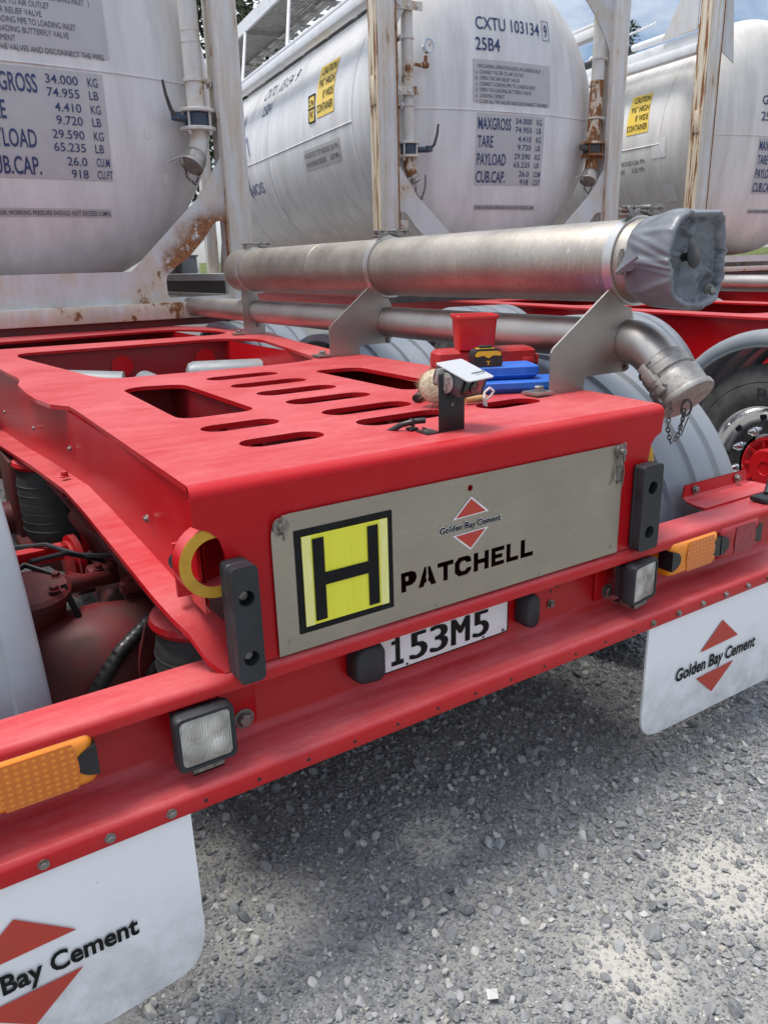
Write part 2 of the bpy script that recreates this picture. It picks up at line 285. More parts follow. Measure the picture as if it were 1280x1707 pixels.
# ------------------------------------------------------------------ mesh helpers
class MB:
    def __init__(s): s.v = []; s.f = []; s.M = None
    def _add(s, vs, fs):
        o = len(s.v)
        s.v += [tuple(s.M @ Vector(q)) if s.M else tuple(q) for q in vs]
        s.f += [tuple(i+o for i in g) for g in fs]
    def bmadd(s, bm):
        bm.verts.index_update()
        s._add([v.co.copy() for v in bm.verts], [[v.index for v in fc.verts] for fc in bm.faces]); bm.free()
    def box(s, c, d, bev=0.0, seg=2, rot=None):
        bm = bmesh.new(); bmesh.ops.create_cube(bm, size=1)
        bmesh.ops.scale(bm, vec=d, verts=bm.verts)
        if bev: bmesh.ops.bevel(bm, geom=list(bm.edges), offset=bev, segments=seg, profile=.5, affect='EDGES')
        m = Matrix.Translation(c)
        if rot: m = m @ rot.to_4x4()
        bm.transform(m); s.bmadd(bm); return s
    def bx(s, x0, x1, y0, y1, z0, z1, bev=0.0, seg=2):
        return s.box(((x0+x1)/2, (y0+y1)/2, (z0+z1)/2), (abs(x1-x0), abs(y1-y0), abs(z1-z0)), bev, seg)
    def rings(s, rings, cap=True, closed=False):
        n = len(rings[0]); vs = [q for r in rings for q in r]; fs = []
        k = len(rings)
        for i in range(k if closed else k-1):
            a, b = i*n, ((i+1) % k)*n
            for j in range(n): fs.append((a+j, a+(j+1) % n, b+(j+1) % n, b+j))
        if cap and not closed: fs.append(tuple(range(n-1, -1, -1))); fs.append(tuple((k-1)*n+j for j in range(n)))
        s._add(vs, fs); return s
    def tube(s, path, r, n=16, closed=False, cap=True):
        P = [Vector(q) for q in path]; k = len(P); rs = r if isinstance(r, (list, tuple)) else [r]*k
        ring = []; nrm = None
        for i, q in enumerate(P):
            if closed: t = P[(i+1) % k]-P[i-1]
            else: t = P[min(i+1, k-1)]-P[max(i-1, 0)]
            t.normalize()
            if nrm is None:
                nrm = t.cross(Vector((0, 0, 1)));
                if nrm.length < .05: nrm = t.cross(Vector((0, 1, 0)))
            nrm = (nrm - t*nrm.dot(t)).normalized(); b = t.cross(nrm)
            ring.append([q + (nrm*math.cos(2*math.pi*j/n)+b*math.sin(2*math.pi*j/n))*rs[i] for j in range(n)])
        return s.rings(ring, cap, closed)
    def lathe(s, prof, p0, axis, n=32, cap=True):
        """prof: (distance along axis, radius)"""
        a = Vector(axis).normalized(); q = a.orthogonal().normalized(); b = a.cross(q); p0 = Vector(p0)
        return s.rings([[p0+a*d+(q*math.cos(2*math.pi*j/n)+b*math.sin(2*math.pi*j/n))*max(r, 1e-4) for j in range(n)] for d, r in prof], cap)
    def cyl(s, p0, p1, r, n=20, bev=0.0):
        p0, p1 = Vector(p0), Vector(p1); L = (p1-p0).length
        pr = [(0, r-bev), (bev, r), (L-bev, r), (L, r-bev)] if bev else [(0, r), (L, r)]
        return s.lathe(pr, p0, p1-p0, n)
    def hexbolt(s, p, axis, r=.012, h=.008, washer=True):
        a = Vector(axis).normalized(); p = Vector(p)
        if washer: s.cyl(p, p+a*.0025, r*1.45, 16)
        s.lathe([(0, r), (h*.8, r), (h, r*.82)], p+a*.0025, a, 6); return s
    def grid(s, P):
        n, m = len(P), len(P[0]); s._add([q for r in P for q in r], [(i*m+j, i*m+j+1, (i+1)*m+j+1, (i+1)*m+j) for i in range(n-1) for j in range(m-1)]); return s
    def plate(s, outline, holes, t, fn):
        """outline and holes in 2D, t thick; fn maps (a, b, c) with c in -t/2..t/2 to space"""
        cu = bpy.data.curves.new('tmp', 'CURVE'); cu.dimensions = '2D'; cu.fill_mode = 'BOTH'; cu.extrude = t/2
        for pts in [outline]+list(holes):
            sp = cu.splines.new('POLY'); sp.points.add(len(pts)-1)
            for q, (x, y) in zip(sp.points, pts): q.co = (x, y, 0, 1)
            sp.use_cyclic_u = True
        o = bpy.data.objects.new('tmp', cu); me = bpy.data.meshes.new_from_object(o)
        s._add([fn(*v.co) for v in me.vertices], [list(q.vertices) for q in me.polygons])
        bpy.data.meshes.remove(me); bpy.data.objects.remove(o); bpy.data.curves.remove(cu); return s
    def text(s, body, x0, x1, y0, y1, fn, weight=0.0, align='FIT', res=3, thick=0.0):
        vs, fs = glyphs(body, weight, res)
        if not vs: return s
        xs = [q[0] for q in vs]; ys = [q[1] for q in vs]
        h = .729 if align != 'BOX' else max(ys)-min(ys); b0 = 0 if align != 'BOX' else min(ys)
        sx = (x1-x0)/(max(xs)-min(xs)); sy = (y1-y0)/h
        s._add([fn(x0+(q[0]-min(xs))*sx, y0+(q[1]-b0)*sy) for q in vs], fs); return s
    def build(s, name, m, parent=None, off=None, smooth=35, label=None, raw=False):
        me = bpy.data.meshes.new(name)
        if off is None: off = OFF.get(root_of(parent).name, (0, 0, 0)) if parent else (0, 0, 0)
        me.from_pydata([(x-off[0], y-off[1], z+ZS-off[2]) for x, y, z in s.v], [], s.f)
        me.validate(verbose=False)
        bm = bmesh.new(); bm.from_mesh(me); bmesh.ops.recalc_face_normals(bm, faces=bm.faces); bm.to_mesh(me); bm.free()
        if smooth:
            me.polygons.foreach_set('use_smooth', [True]*len(me.polygons)); me.set_sharp_from_angle(angle=R(smooth))
        me.materials.append(m if not isinstance(m, str) else M[m])
        o = bpy.data.objects.new(name, me); col.objects.link(o)
        if parent: o.parent = parent
        if label: o['label'] = label
        return o
_gl = {}
def glyphs(body, weight, res):
    key = (body, weight, res)
    if key not in _gl:
        cu = bpy.data.curves.new('tmp', 'FONT'); cu.body = body; cu.offset = weight; cu.resolution_u = res
        o = bpy.data.objects.new('tmp', cu); me = bpy.data.meshes.new_from_object(o)
        _gl[key] = ([tuple(v.co) for v in me.vertices], [tuple(q.vertices) for q in me.polygons])
        bpy.data.meshes.remove(me); bpy.data.objects.remove(o); bpy.data.curves.remove(cu)
    return _gl[key]
OFF = {}
def root_of(o):
    while o.parent: o = o.parent
    return o
def thing(name, label, cat, loc, rz=0.0, group=None, local=False):
    """an Empty at the thing's base (loc in survey coordinates); local=True: parts are given in its own turned frame"""
    o = bpy.data.objects.new(name, None); col.objects.link(o); o.empty_display_size = .1
    o.location = (loc[0], loc[1], loc[2]+ZS); o.rotation_euler = (0, 0, rz)
    o['label'] = label; o['category'] = cat
    if group: o['group'] = group
    OFF[o.name] = (0, 0, loc[2]+ZS) if local else (loc[0], loc[1], loc[2]+ZS)
    return o
def arc(cx, cy, r, a0, a1, n=6):
    return [(cx+r*math.cos(R(a0+(a1-a0)*i/n)), cy+r*math.sin(R(a0+(a1-a0)*i/n))) for i in range(n+1)]
def slot(cx, cy, half, w):
    return arc(cx+half-w, cy, w, -90, 90, 8)+arc(cx-half+w, cy, w, 90, 270, 8)
def rpoly(pts, r, n=4):
    """polygon with rounded corners"""
    out = []; k = len(pts)
    for i in range(k):
        p, a, b = Vector(pts[i]), Vector(pts[i-1]), Vector(pts[(i+1) % k])
        da, db = (a-p), (b-p); q = min(r, da.length*.45, db.length*.45)
        s0, s1 = p+da.normalized()*q, p+db.normalized()*q
        for j in range(n+1):
            t = j/n; out.append(tuple(s0*(1-t)**2+p*2*t*(1-t)+s1*t*t))
    return out
def rrect(x0, x1, y0, y1, r): return rpoly([(x0, y0), (x1, y0), (x1, y1), (x0, y1)], r)
XZ = lambda y: (lambda a, b, c=0: (a, y+c, b))       # 2D -> plane facing the camera (rear of the trailer)
XY = lambda z: (lambda a, b, c=0: (a, b, z+c))
YZ = lambda x: (lambda a, b, c=0: (x+c, a, b))
def chain(mb, pts, r=.0022, l=.02):
    """links along a polyline"""
    P = [Vector(q) for q in pts]; seg = []
    for a, b in zip(P, P[1:]):
        k = max(1, round((b-a).length/(l*.72)))
        for i in range(k): seg.append((a+(b-a)*((i+.5)/k), (b-a).normalized()))
    for i, (c, t) in enumerate(seg):
        s = t.orthogonal().normalized(); u = t.cross(s)
        if i % 2: s = u
        mb.tube([c+t*(l/2*math.cos(a))+s*(l*.27*math.sin(a)) for a in [2*math.pi*j/10 for j in range(10)]], r, 5, closed=True)

# ------------------------------------------------------------------ ground
def ground_mat(nt, b):
    n = N(nt); fines = 0.0
    for cx_, cy_, r_ in DUSTY_AT:
        t_ = n.new('ShaderNodeTexCoord'); vd = n.new('ShaderNodeVectorMath', operation='DISTANCE'); vd.inputs[1].default_value = (cx_, cy_, 0); n.link(t_.outputs['Object'], vd.inputs[0])
        e_ = n.math('SUBTRACT', n.math('ADD', n.noise(6, 7, .65), .62), n.math('DIVIDE', vd.outputs['Value'], r_)); fines = n.math('MAXIMUM', fines, e_)
    a = n.noise(2.2, 9, .65); fine = n.noise(95, 6, .72); peb = n.new('ShaderNodeTexVoronoi'); peb.inputs['Scale'].default_value = 85
    n.link(n.obj(), peb.inputs['Vector'])
    stone = n.mix(n.ramp(peb.outputs['Color'], (0, 0.0), (1, 1.0)), (.13, .137, .145), (.36, .365, .37))
    dust = n.mix(fine, (.22, .218, .208), (.43, .42, .385))
    c = n.mix(n.ramp(a, (.40, .2), (.60, .95)), stone, dust)
    c = n.mix(n.ramp(fines, (.05, 0.0), (.5, .85)), c, n.mix(fine, (.40, .385, .345), (.60, .58, .525)))
    t = n.new('ShaderNodeTexCoord'); ln_ = n.new('ShaderNodeVectorMath', operation='LENGTH'); n.link(t.outputs['Object'], ln_.inputs[0])
    dv_ = n.math('DIVIDE', ln_.outputs['Value'], 40.0); c = n.mix(n.ramp(dv_, (.08, 0.0), (.30, 1.0)), c, (.15, .15, .145)); n.link(c, b.inputs['Base Color'])
    h = n.math('ADD', n.math('MULTIPLY', n.ramp(peb.outputs['Distance'], (0, 1.0), (.6, 0.0)), .6), n.math('MULTIPLY', fine, .5))
    n.bump(h, b, .9, .01)
DUSTY_AT = ((.46, -.38, .20), (.10, -.40, .13), (.0, .14, .13))
M['ground'] = mat('gravel_ground', (.2, .2, .2), .95, 0, ground_mat, spec=.2)
g = MB(); S = 900.0
xs = [-S, -60, -12, -4]+[-2+.04*i for i in range(151)]+[6, 12, 60, S]; ys = [-S, -60, -6]+[-1.6+.05*i for i in range(81)]+[4, 8, 20, 60, S]
def gz(x, y): return (.006*mnoise.noise(Vector((x*2.2, y*2.2, 0)))+.004*mnoise.noise(Vector((x*6, y*6, 3)))) if abs(x) < 8 and abs(y) < 8 else 0
g.grid([[(x, y, gz(x, y)-ZS) for x in xs] for y in ys])
go = g.build('gravel_ground', M['ground'], smooth=60); go['kind'] = 'structure'

DUSTY = ((.46, -.38, .15), (.10, -.40, .09), (.0, .14, .10))     # patches of packed pale fines
def stones():
    """crushed stones lying loose on the ground: one object nobody could count"""
    def templ(sub, k):
        out = []
        for i in range(k):
            bm = bmesh.new(); bmesh.ops.create_icosphere(bm, subdivisions=sub, radius=1)
            v = np.array([q.co for q in bm.verts]); f = np.array([[q.index for q in fc.verts] for fc in bm.faces]); bm.free()
            v *= 1+.18*rng.standard_normal((len(v), 1))*(1 if sub < 2 else .35)
            for _ in range(9):
                d = rng.standard_normal(3); d /= np.linalg.norm(d); h = v@d; lim = rng.uniform(.48, .82)
                v -= np.outer(np.maximum(h-lim, 0), d)
            v *= rng.uniform(.72, 1.25, 3)*np.array([1, 1, .72]); out.append((v, f))
        return out
    T1, T2 = templ(1, 14), templ(2, 14)
    V, F, RN = [], [], []; off = 0
    def scatter(n, T, lo, hi, reg, dens, power=2.0):
        nonlocal off
        x = rng.uniform(reg[0], reg[1], n); y = rng.uniform(reg[2], reg[3], n)
        p = np.array([mnoise.noise(Vector((a*1.5+7, b*1.5, 1.3)))+.5*mnoise.noise(Vector((a*4, b*4, 5))) for a, b in zip(x, y)])
        bare = np.zeros(n)
        for cx_, cy_, r_ in DUSTY: bare = np.maximum(bare, np.clip(1.25-np.hypot(x-cx_, y-cy_)/r_+.35*p, 0, 1))
        keep = (p > rng.uniform(-1.1+dens, -.1+dens, n)) & (rng.random(n) > .72*bare); x, y = x[keep], y[keep]
        s = lo+(hi-lo)*rng.random(len(x))**power
        t = rng.integers(0, len(T), len(x))
        for k in range(len(T)):
            ix = np.where(t == k)[0]
            if not len(ix): continue
            v, f = T[k]; a = rng.uniform(0, 2*np.pi, len(ix)); tx, ty = rng.normal(0, .35, len(ix)), rng.normal(0, .35, len(ix))
            ca, sa = np.cos(a), np.sin(a)
            X = v[None, :, 0]+0*a[:, None]; Y = v[None, :, 1]+0*a[:, None]; Z = v[None, :, 2]+0*a[:, None]
            Z = Z+X*tx[:, None]+Y*ty[:, None]
            X, Y = X*ca[:, None]-Y*sa[:, None], X*sa[:, None]+Y*ca[:, None]
            sc = s[ix][:, None]*.5
            zz = np.array([gz(p_, q_) for p_, q_ in zip(x[ix], y[ix])])
            W = np.stack([X*sc+x[ix][:, None], Y*sc+y[ix][:, None], Z*sc+(zz+s[ix]*.16)[:, None]], -1)
            V.append(W.reshape(-1, 3)); F.append((f[None]+(np.arange(len(ix))*len(v))[:, None, None]+off).reshape(-1, 3)); off += len(ix)*len(v)
            RN.append(np.repeat(rng.random(len(ix)), len(f)))
    near = (-.75, 1.75, -.85, 1.1)
    scatter(105000, T1[:8], .003, .009, near, .0)
    scatter(19000, T1, .007, .015, near, .0)
    scatter(6500, T2, .012, .030, near, .2)
    scatter(330, T2, .026, .044, near, .3)
    far = (-1.2, 5.5, -1.0, 4.5)
    scatter(26000, T1[:6], .008, .022, far, .1)
    V = np.concatenate(V); F = np.concatenate(F); RN = np.concatenate(RN)
    me = bpy.data.meshes.new('loose_gravel'); me.vertices.add(len(V)); me.vertices.foreach_set('co', V.ravel().astype(np.float32))
    me.loops.add(F.size); me.loops.foreach_set('vertex_index', F.ravel().astype(np.int32))
    me.polygons.add(len(F)); me.polygons.foreach_set('loop_start', np.arange(0, F.size, 3, dtype=np.int32))
    me.polygons.foreach_set('use_smooth', np.zeros(len(F), bool))
    at = me.attributes.new('tint', 'FLOAT', 'FACE'); at.data.foreach_set('value', RN.astype(np.float32)); me.update()
    def sm(nt, b):
        n = N(nt); a = n.new('ShaderNodeAttribute', attribute_name='tint')
        c = n.ramp(a.outputs['Fac'], (0, (.11, .117, .126)), (.35, (.185, .193, .20)), (.7, (.27, .276, .28)), (.9, (.37, .37, .365)), (.97, (.54, .53, .49)), (1, (.33, .30, .25)))
        c = n.mix(n.ramp(n.noise(150, 5, .7), (.4, 0.0), (.75, .5)), c, (.38, .375, .355)); n.link(c, b.inputs['Base Color'])
        n.bump(n.noise(320, 4, .6), b, .3, .002)
    me.materials.append(mat('crushed_stone', (.2, .2, .2), .9, 0, sm, spec=.25))
    o = bpy.data.objects.new('loose_gravel', me); col.objects.link(o); o['kind'] = 'stuff'
stones()
bank = MB(); rows = []
for i in range(30):
    a = R(20+i*2.6); r0 = 34
    rows.append([(CAM.x+math.sin(a)*(r0+k), CAM.y+math.cos(a)*(r0+k), h-ZS+.25*mnoise.noise(Vector((i*.6, k*.2, 2)))*(h > 0)) for k, h in ((0, -.3), (2, .5), (4, 1.15), (7, 1.6), (12, 1.7), (20, -.3))])
bank.grid(rows)
def grassm(nt, b):
    n = N(nt); k = n.noise(1.6, 9, .75); n.link(n.ramp(k, (.3, (.05, .075, .018)), (.55, (.12, .15, .035)), (.75, (.22, .20, .08))), b.inputs['Base Color']); n.bump(n.noise(9, 8, .8), b, 1, .1)
M['grass'] = mat('grass', (.1, .13, .03), .9, 0, grassm)
bo = bank.build('grass_bank', M['grass']); bo['kind'] = 'structure'

# ------------------------------------------------------------------ the near trailer
D = 1.125
TR = thing('skeletal_trailer', 'empty red trailer nearest the camera, with a yellow H plate on its rear', 'trailer', (0, 0, .1))
def mir(p): return [(-x, y) for x, y in p][::-1]
left = [(-.555, .02), (-.54, .87), (-.541, .96), (-.56, 1.0), (-.575, 1.03), (-.59, 1.16), (-.592, 1.3), (-.584, 1.5), (-.565, 1.6), (-.556, 1.68), (-.566, 1.95), (-.57, 2.2), (-.6, 2.5), (-.85, 2.75), (-.86, 3.3), (-.62, 3.8), (-.58, 14)]
right = [(.58, 14), (.62, 3.8), (.85, 3.25), (.85, 2.75), (.72, 2.2), (.654, 1.75), (.635, 1.46), (.622, .96), (.613, .3), (.585, .02)]
holes = [rpoly([(-.45, 2.45), (-.42, 2.6), (.52, 2.6), (.64, 2.4), (.45, 1.44), (.28, 1.38), (-.31, 1.43), (-.35, 1.55)], .12),
         rpoly([(-.62, 2.9), (-.66, 3.3), (.55, 3.45), (.70, 3.1), (.66, 2.82)], .14),
         rpoly([(-.375, .58), (-.18, .58), (-.175, 1.15), (-.30, 1.19), (-.355, 1.15)], .05), rpoly([(.255, .58), (.41, .58), (.425, 1.12), (.26, 1.14)], .05)]
for y in (1.185, .985, .80, .617, .425, .268): holes.append(slot(.035, y, .120, .043))
for x, y in ((-.29, .43), (-.28, .24), (.335, .43), (.327, .25)): holes.append(slot(x, y, .090, .040))
holes += [slot(-.2, 3.95, .14, .07), slot(.57, 3.92, .13, .07)]+[slot(.18, y, .16, .02) for y in (3.62, 3.74, 3.86)]
MB().plate(left[::1]+right, holes, .012, XY(D-.006)).build('deck_plate', 'red', TR, smooth=0)
# side webs, lower flanges, inner webs, cross members
def flange_line(s):
    inn = [(4.2, .80), (2.7, .80), (1.85, .86), (1.33, .905), (.84, .94), (.64, .935), (.28, .918), (.13, .908), (.075, .882), (.05, .858), (.025, .812), (.004, .7885)]
    xin = [-.545]*7+[-.535, -.52, -.50, -.49, -.485]; xout = [-.63, -.63, -.612, -.606, -.603, -.602, -.602, -.601, -.586, -.569, -.549, -.526]
    return inn, [s*x for x in xin], [s*x for x in xout]
for s in (-1, 1):
    w = MB(); P = []
    inn, xi, xo = flange_line(-s)
    for (y, z), x in zip(inn, xi): P.append((y, z, x))
    top = [(y, D-.012) for y, z in inn]
    for k in range(len(P)-1):
        pass
    rows = [[(s*.546, max(y, .012), (max(z, .9) if y < .3 else z)) for y, z, x in P], [((-s)*-.546, max(y, .012), D-.012) for y, z, x in P]]
    rows2 = [[(x+s*-.006, y, z) for x, y, z in r] for r in rows]
    w.grid(rows); w.grid(rows2)
    wb = w.build('side_web', 'red_clean', TR, smooth=20)
    for yb, zb in ((.284, 1.0), (.96, 1.015), (1.535, .979), (2.24, .933)): MB().hexbolt((s*.553, yb, zb), (s, 0, 0), .006, .005).build('web_bolt', 'zinc', wb)
    fl = MB(); up = [[(x, y, z) for (y, z), x in zip(inn, xi)], [(x, y, z-.002) for (y, z), x in zip(inn, xo)]]; lo = [[(x, y, z-.012) for x, y, z in r] for r in up]
    fl.grid(up); fl.grid(lo); fl.grid([up[1], lo[1]]); fl.hexbolt((s*.575, .98, .938), (0, 0, 1), .009, .012)
    fl.build('lower_flange', 'red', TR, smooth=50)
for x, hs in ((-.165, [(.18, .98), (.36, .98), (.62, .98), (.85, .98), (1.05, .98)]), (.235, [(.3, .98), (.62, .98), (.95, .98)])):
    MB().plate([(.03, .80), (1.288, .80), (1.288, D-.013), (.03, D-.013)], [arc(a, b, .06, 0, 360, 18)[:-1] for a, b in hs], .008, YZ(x)).build('inner_web', 'red_shaded', TR, smooth=0)
for y in (1.29, 2.62, 3.9): MB().bx(-.54, .54, y, y+.012, .80, D-.014).build('cross_member', 'red_shaded', TR)
for x, y in ((.43, 2.615), (.02, 2.615)): MB().cyl((x, y, 1.03), (x, y-.006, 1.03), .05, 24).build('access_cover', 'red', TR)
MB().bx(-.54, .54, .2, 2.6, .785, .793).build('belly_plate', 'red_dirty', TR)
for p0, p1, r in (((.22, 2.3, .99), (.55, 2.2, .985), .07), ((-.34, 2.25, 1.02), (-.1, 2.15, 1.0), .06), ((.05, 2.4, .98), (.05, 2.0, .97), .05)):
    MB().lathe([(0, r*.5), (.012, r*.86), (.035, r), ((Vector(p1)-Vector(p0)).length, r)], p0, Vector(p1)-Vector(p0), 28).build('air_tank', 'tank_grey', TR)
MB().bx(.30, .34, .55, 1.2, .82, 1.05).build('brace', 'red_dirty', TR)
# rear fascia, with the bend to the deck and an opening behind the cut-out name
fo = [(-.558, 1.1049), (-.558, 1.06)]+[(-.546, 1.054), (-.53, 1.046), (-.516, 1.03), (-.509, 1.005), (-.505, .96), (-.50, .788)]+[(.605, .788), (.602, .84), (.55, .94), (.543, 1.0), (.55, 1.035), (.562, 1.05), (.583, 1.06), (.588, 1.1049)]
fa = MB().plate(fo, [rrect(-.2, .205, .835, .895, .01)], .008, XZ(.004))
prof = [(.02-.02*math.cos(t), 1.1049+.02*math.sin(t)) for t in [R(a) for a in range(0, 91, 10)]]
fa.grid([[(-.558+(.003)*(k/9), y, z) for k, (y, z) in enumerate(prof)], [(.588-.003*(k/9), y, z) for k, (y, z) in enumerate(prof)]])
for x, z in ((-.46, 1.072), (-.463, 1.035), (-.445, 1.05)): fa.cyl((x, 0, z), (x, -.001, z), .0025, 8)
fa.build('rear_fascia', 'red_clean', TR, smooth=30)
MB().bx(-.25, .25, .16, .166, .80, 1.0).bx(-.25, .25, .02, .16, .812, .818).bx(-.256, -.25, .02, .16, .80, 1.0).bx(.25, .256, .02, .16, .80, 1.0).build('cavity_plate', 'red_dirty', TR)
# name panel: stainless, letters cut right through it
PX0, PX1, PZ0, PZ1 = -.428, .447, .791, 1.053
def stencil():
    L = []
    def put(polys, ox, w): L.extend([[(ox+x*w, .846+y*.041+(ox+.16)*-.0) for x, y in p] for p in polys])
    P_ = [[(0, 0), (.3, 0), (.3, .28), (.62, .28), (.88, .40), (.98, .64), (.90, .88), (.66, 1), (0, 1)], [(.36, .52), (.36, .76), (.56, .76), (.56, .52)]]
    A_ = [[(0, 0), (.30, 0), (.37, .2), (.46, .2), (.46, .42), (.42, .42), (.46, .66), (.46, 1), (.34, 1)], [(.54, 1), (.66, 1), (1, 0), (.70, 0), (.63, .2), (.54, .2), (.54, .42), (.58, .42), (.54, .66)]]
    T_ = [[(.36, 0), (.64, 0), (.64, .76), (1, .76), (1, 1), (0, 1), (0, .76), (.36, .76)]]
    C_ = [[(1, .64), (.72, .64), (.62, .76), (.42, .76), (.30, .64), (.30, .36), (.42, .24), (.62, .24), (.72, .36), (1, .36), (.96, .14), (.78, 0), (.24, 0), (0, .24), (0, .76), (.24, 1), (.78, 1), (.96, .86)]]
    H_ = [[(0, 0), (.29, 0), (.29, .38), (.71, .38), (.71, 0), (1, 0), (1, 1), (.71, 1), (.71, .62), (.29, .62), (.29, 1), (0, 1)]]
    E_ = [[(0, 0), (1, 0), (1, .23), (.32, .23), (.32, .39), (.86, .39), (.86, .61), (.32, .61), (.32, .77), (1, .77), (1, 1), (0, 1)]]
    L_ = [[(0, 0), (1, 0), (1, .24), (.34, .24), (.34, 1), (0, 1)]]
    pos = [(P_, -.166, .038), (A_, -.126, .044), (T_, -.079, .040), (C_, -.036, .043), (H_, .013, .040), (E_, .060, .035), (L_, .101, .034), (L_, .141, .036)]
    for p, o, w in pos: put(p, o, w)
    return L
po = [(PX0, PZ0), (PX1, PZ0), (PX1, PZ1)]+arc(PX0+.036, PZ1-.036, .036, 90, 180, 6)
panel = MB().plate(po, stencil()[:1]+stencil()[2:]+[arc(.002, 1.028, .0065, 0, 360, 14)[:-1]], .003, XZ(-.0055)).build('name_panel', 'steel', TR, smooth=0)
MB().bx(-.1555, -.149, -.007, -.004, .8685, .8775).build('letter_bridge', 'steel', panel)
MB().plate(rrect(-.386, -.1845, .8235, 1.0195, .001), [], .001, XZ(-.0082)).build('hazard_plate_border', 'ink', panel, smooth=0)
MB().bx(-.3735, -.1965, -.0098, -.0088, .836, 1.0065).build('hazard_plate_face', 'hivis', panel)
for x in (-.3735, -.2135): MB().bx(x, x+.0172, -.0108, -.0098, .836, 1.0065).build('hazard_plate_edge', 'hivis_pale', panel)
MB().bx(-.3535, -.331, -.0122, -.011, .8425, .9995).bx(-.2405, -.218, -.0122, -.011, .8425, .9995).bx(-.331, -.2405, -.0122, -.011, .9085, .932).build('hazard_letter', 'ink', panel)
def cement_logo(parent, cx, ztop, h, y, outlined, fn=None, wide=None, lh=.0185):
    """two red triangles with a line of lettering between them"""
    f = fn or (lambda a, b, dy: (a, y+dy, b)); hw = .37*h; zc = ztop-h/2
    t1 = [(cx-hw, zc+.17*h), (cx+hw, zc+.19*h), (cx, ztop)]; t2 = [(cx-hw, zc-.19*h), (cx, ztop-h), (cx+hw, zc-.17*h)]
    if outlined:
        m = MB()
        for t in (t1, t2):
            c = (sum(p[0] for p in t)/3, sum(p[1] for p in t)/3); k = 1.2
            m._add([f(c[0]+(p[0]-c[0])*k, c[1]+(p[1]-c[1])*k, -.0004) for p in t], [(0, 1, 2)])
        m.build('logo_outline', 'logo_white', parent, smooth=0)
        MB().text('Golden Bay Cement', cx-wide/2-.0015, cx+wide/2+.0015, zc-lh*.42, zc+lh*.38, lambda a, b: f(a, b, -.0006), .06).build('logo_letter_outline', 'logo_white', parent, smooth=0)
    m = MB()
    for t in (t1, t2): m._add([f(p[0], p[1], -.0009) for p in t], [(0, 1, 2)])
    m.build('logo_triangle', 'logo_red', parent, smooth=0)
    MB().text('Golden Bay Cement', cx-wide/2, cx+wide/2, zc-lh*.42, zc+lh*.34, lambda a, b: f(a, b, -.0013), .028).build('logo_lettering', 'ink', parent, smooth=0)
cement_logo(panel, .004, 1.006, .104, -.0075, True, wide=.158)
for x, z in ((-.41, 1.034), (.434, 1.038)):
    q = MB().cyl((x, -.007, z), (x, -.012, z), .015, 20).cyl((x, -.012, z), (x, -.022, z), .007, 14).box((x, -.02, z), (.004, .006, .044), .001)
    if x > 0: q.tube([(x+.004, -.012, z-.01), (x+.012, -.013, z-.05), (x+.006, -.014, z-.082), (x-.014, -.014, z-.058), (x-.006, -.013, z-.012)], .0014, 6).tube([(x, -.012, z-.012), (x-.002, -.013, z-.045), (x-.022, -.013, z-.078)], .0014, 6).box((x+.004, -.009, z-.055), (.016, .002, .04), .0005)
    q.build('turn_latch', 'zinc', panel)
for x, z in ((-.405, .815), (.425, .81), (-.08, .797), (.2, .797)): MB().cyl((x, -.007, z), (x, -.0085, z), .004, 10).build('rivet', 'cast', panel)
# tow ring beside the fascia
for s in (-1, 1):
    c = Vector((s*.524 if s < 0 else .505, .004, .992)); rg = MB().lathe([(0, .0625), (.034, .0625), (.034, .042), (0, .042), (0, .0625)], c, (0, 1, 0), 40, cap=False).build('tow_ring', 'red', TR, smooth=40)
    MB().lathe([(0, .0425), (-.0012, .0425), (-.0012, .062), (0, .062)], c, (0, 1, 0), 40, cap=False).build('ring_face', 'ringface', rg, smooth=0)
    MB().box((c.x, .09, .96), (.09, .01, .10), .002).build('ring_gusset', 'red_clean', rg)
MB().box((-.50, .16, .965), (.05, .05, .05), .004).build('junction_box', 'black', TR)
MB().plate(rpoly([(0, .02), (.035, .0), (.045, .06), (.03, .085), (.012, .08)], .004), [], .003, lambda a, b, c: (-.548+a, .085+.25*a-.1*b, .952+b)).bx(-.535, -.505, .075, .10, 1.028, 1.032).build('bracket_plate', 'clamp', TR, smooth=0)
MB().lathe([(0, .016), (.04, .018), (.06, .014)], (-.562, .09, .975), (.3, .5, -.1), 16).build('bump_stop', 'rubber', TR)
# rear bumper: folded channel right across
BX = 1.24
pr = [(.075, .786), (.004, .785), (-.006, .781), (-.0105, .773), (-.0105, .757), (-.004, .755), (.0, .762), (.062, .774), (.066, .768), (.066, .632), (.058, .616), (.05, .612), (-.033, .612), (-.041, .608), (-.0445, .600), (-.0445, .575), (-.038, .575), (-.038, .598), (.055, .602), (.074, .622), (.076, .78)]
bm_ = MB()
bm_.rings([[(x, y, z) for y, z in pr] for x in (-BX, -.6, 0, .6, BX)], cap=True)
bumper = bm_.build('bumper_beam', 'red', TR, smooth=40)
for x in [-.66-.1*k for k in range(6)]+[.555+.098*k for k in range(7)]: MB().hexbolt((x, -.0445, .590), (0, -1, 0), .006, .005).build('flap_bolt', 'zinc', bumper)
for x in [-.62+.0985*k+.02 for k in range(12)]: MB().cyl((x, -.0446, .589), (x, -.0452, .589), .0036, 10).build('bolt_hole', 'black', bumper)
for x, z in ((.31, .70), (.33, .708), (.35, .715)): MB().cyl((x, .0655, z), (x, .065, z), .0036, 10).build('bolt_hole', 'black', bumper)
for s in (-1, 1):
    m = MB().bx(s*.505-.05, s*.505+.05, .058, .0655, .635, .762, .004); m.build('lamp_mount_plate', 'red_clean', bumper)
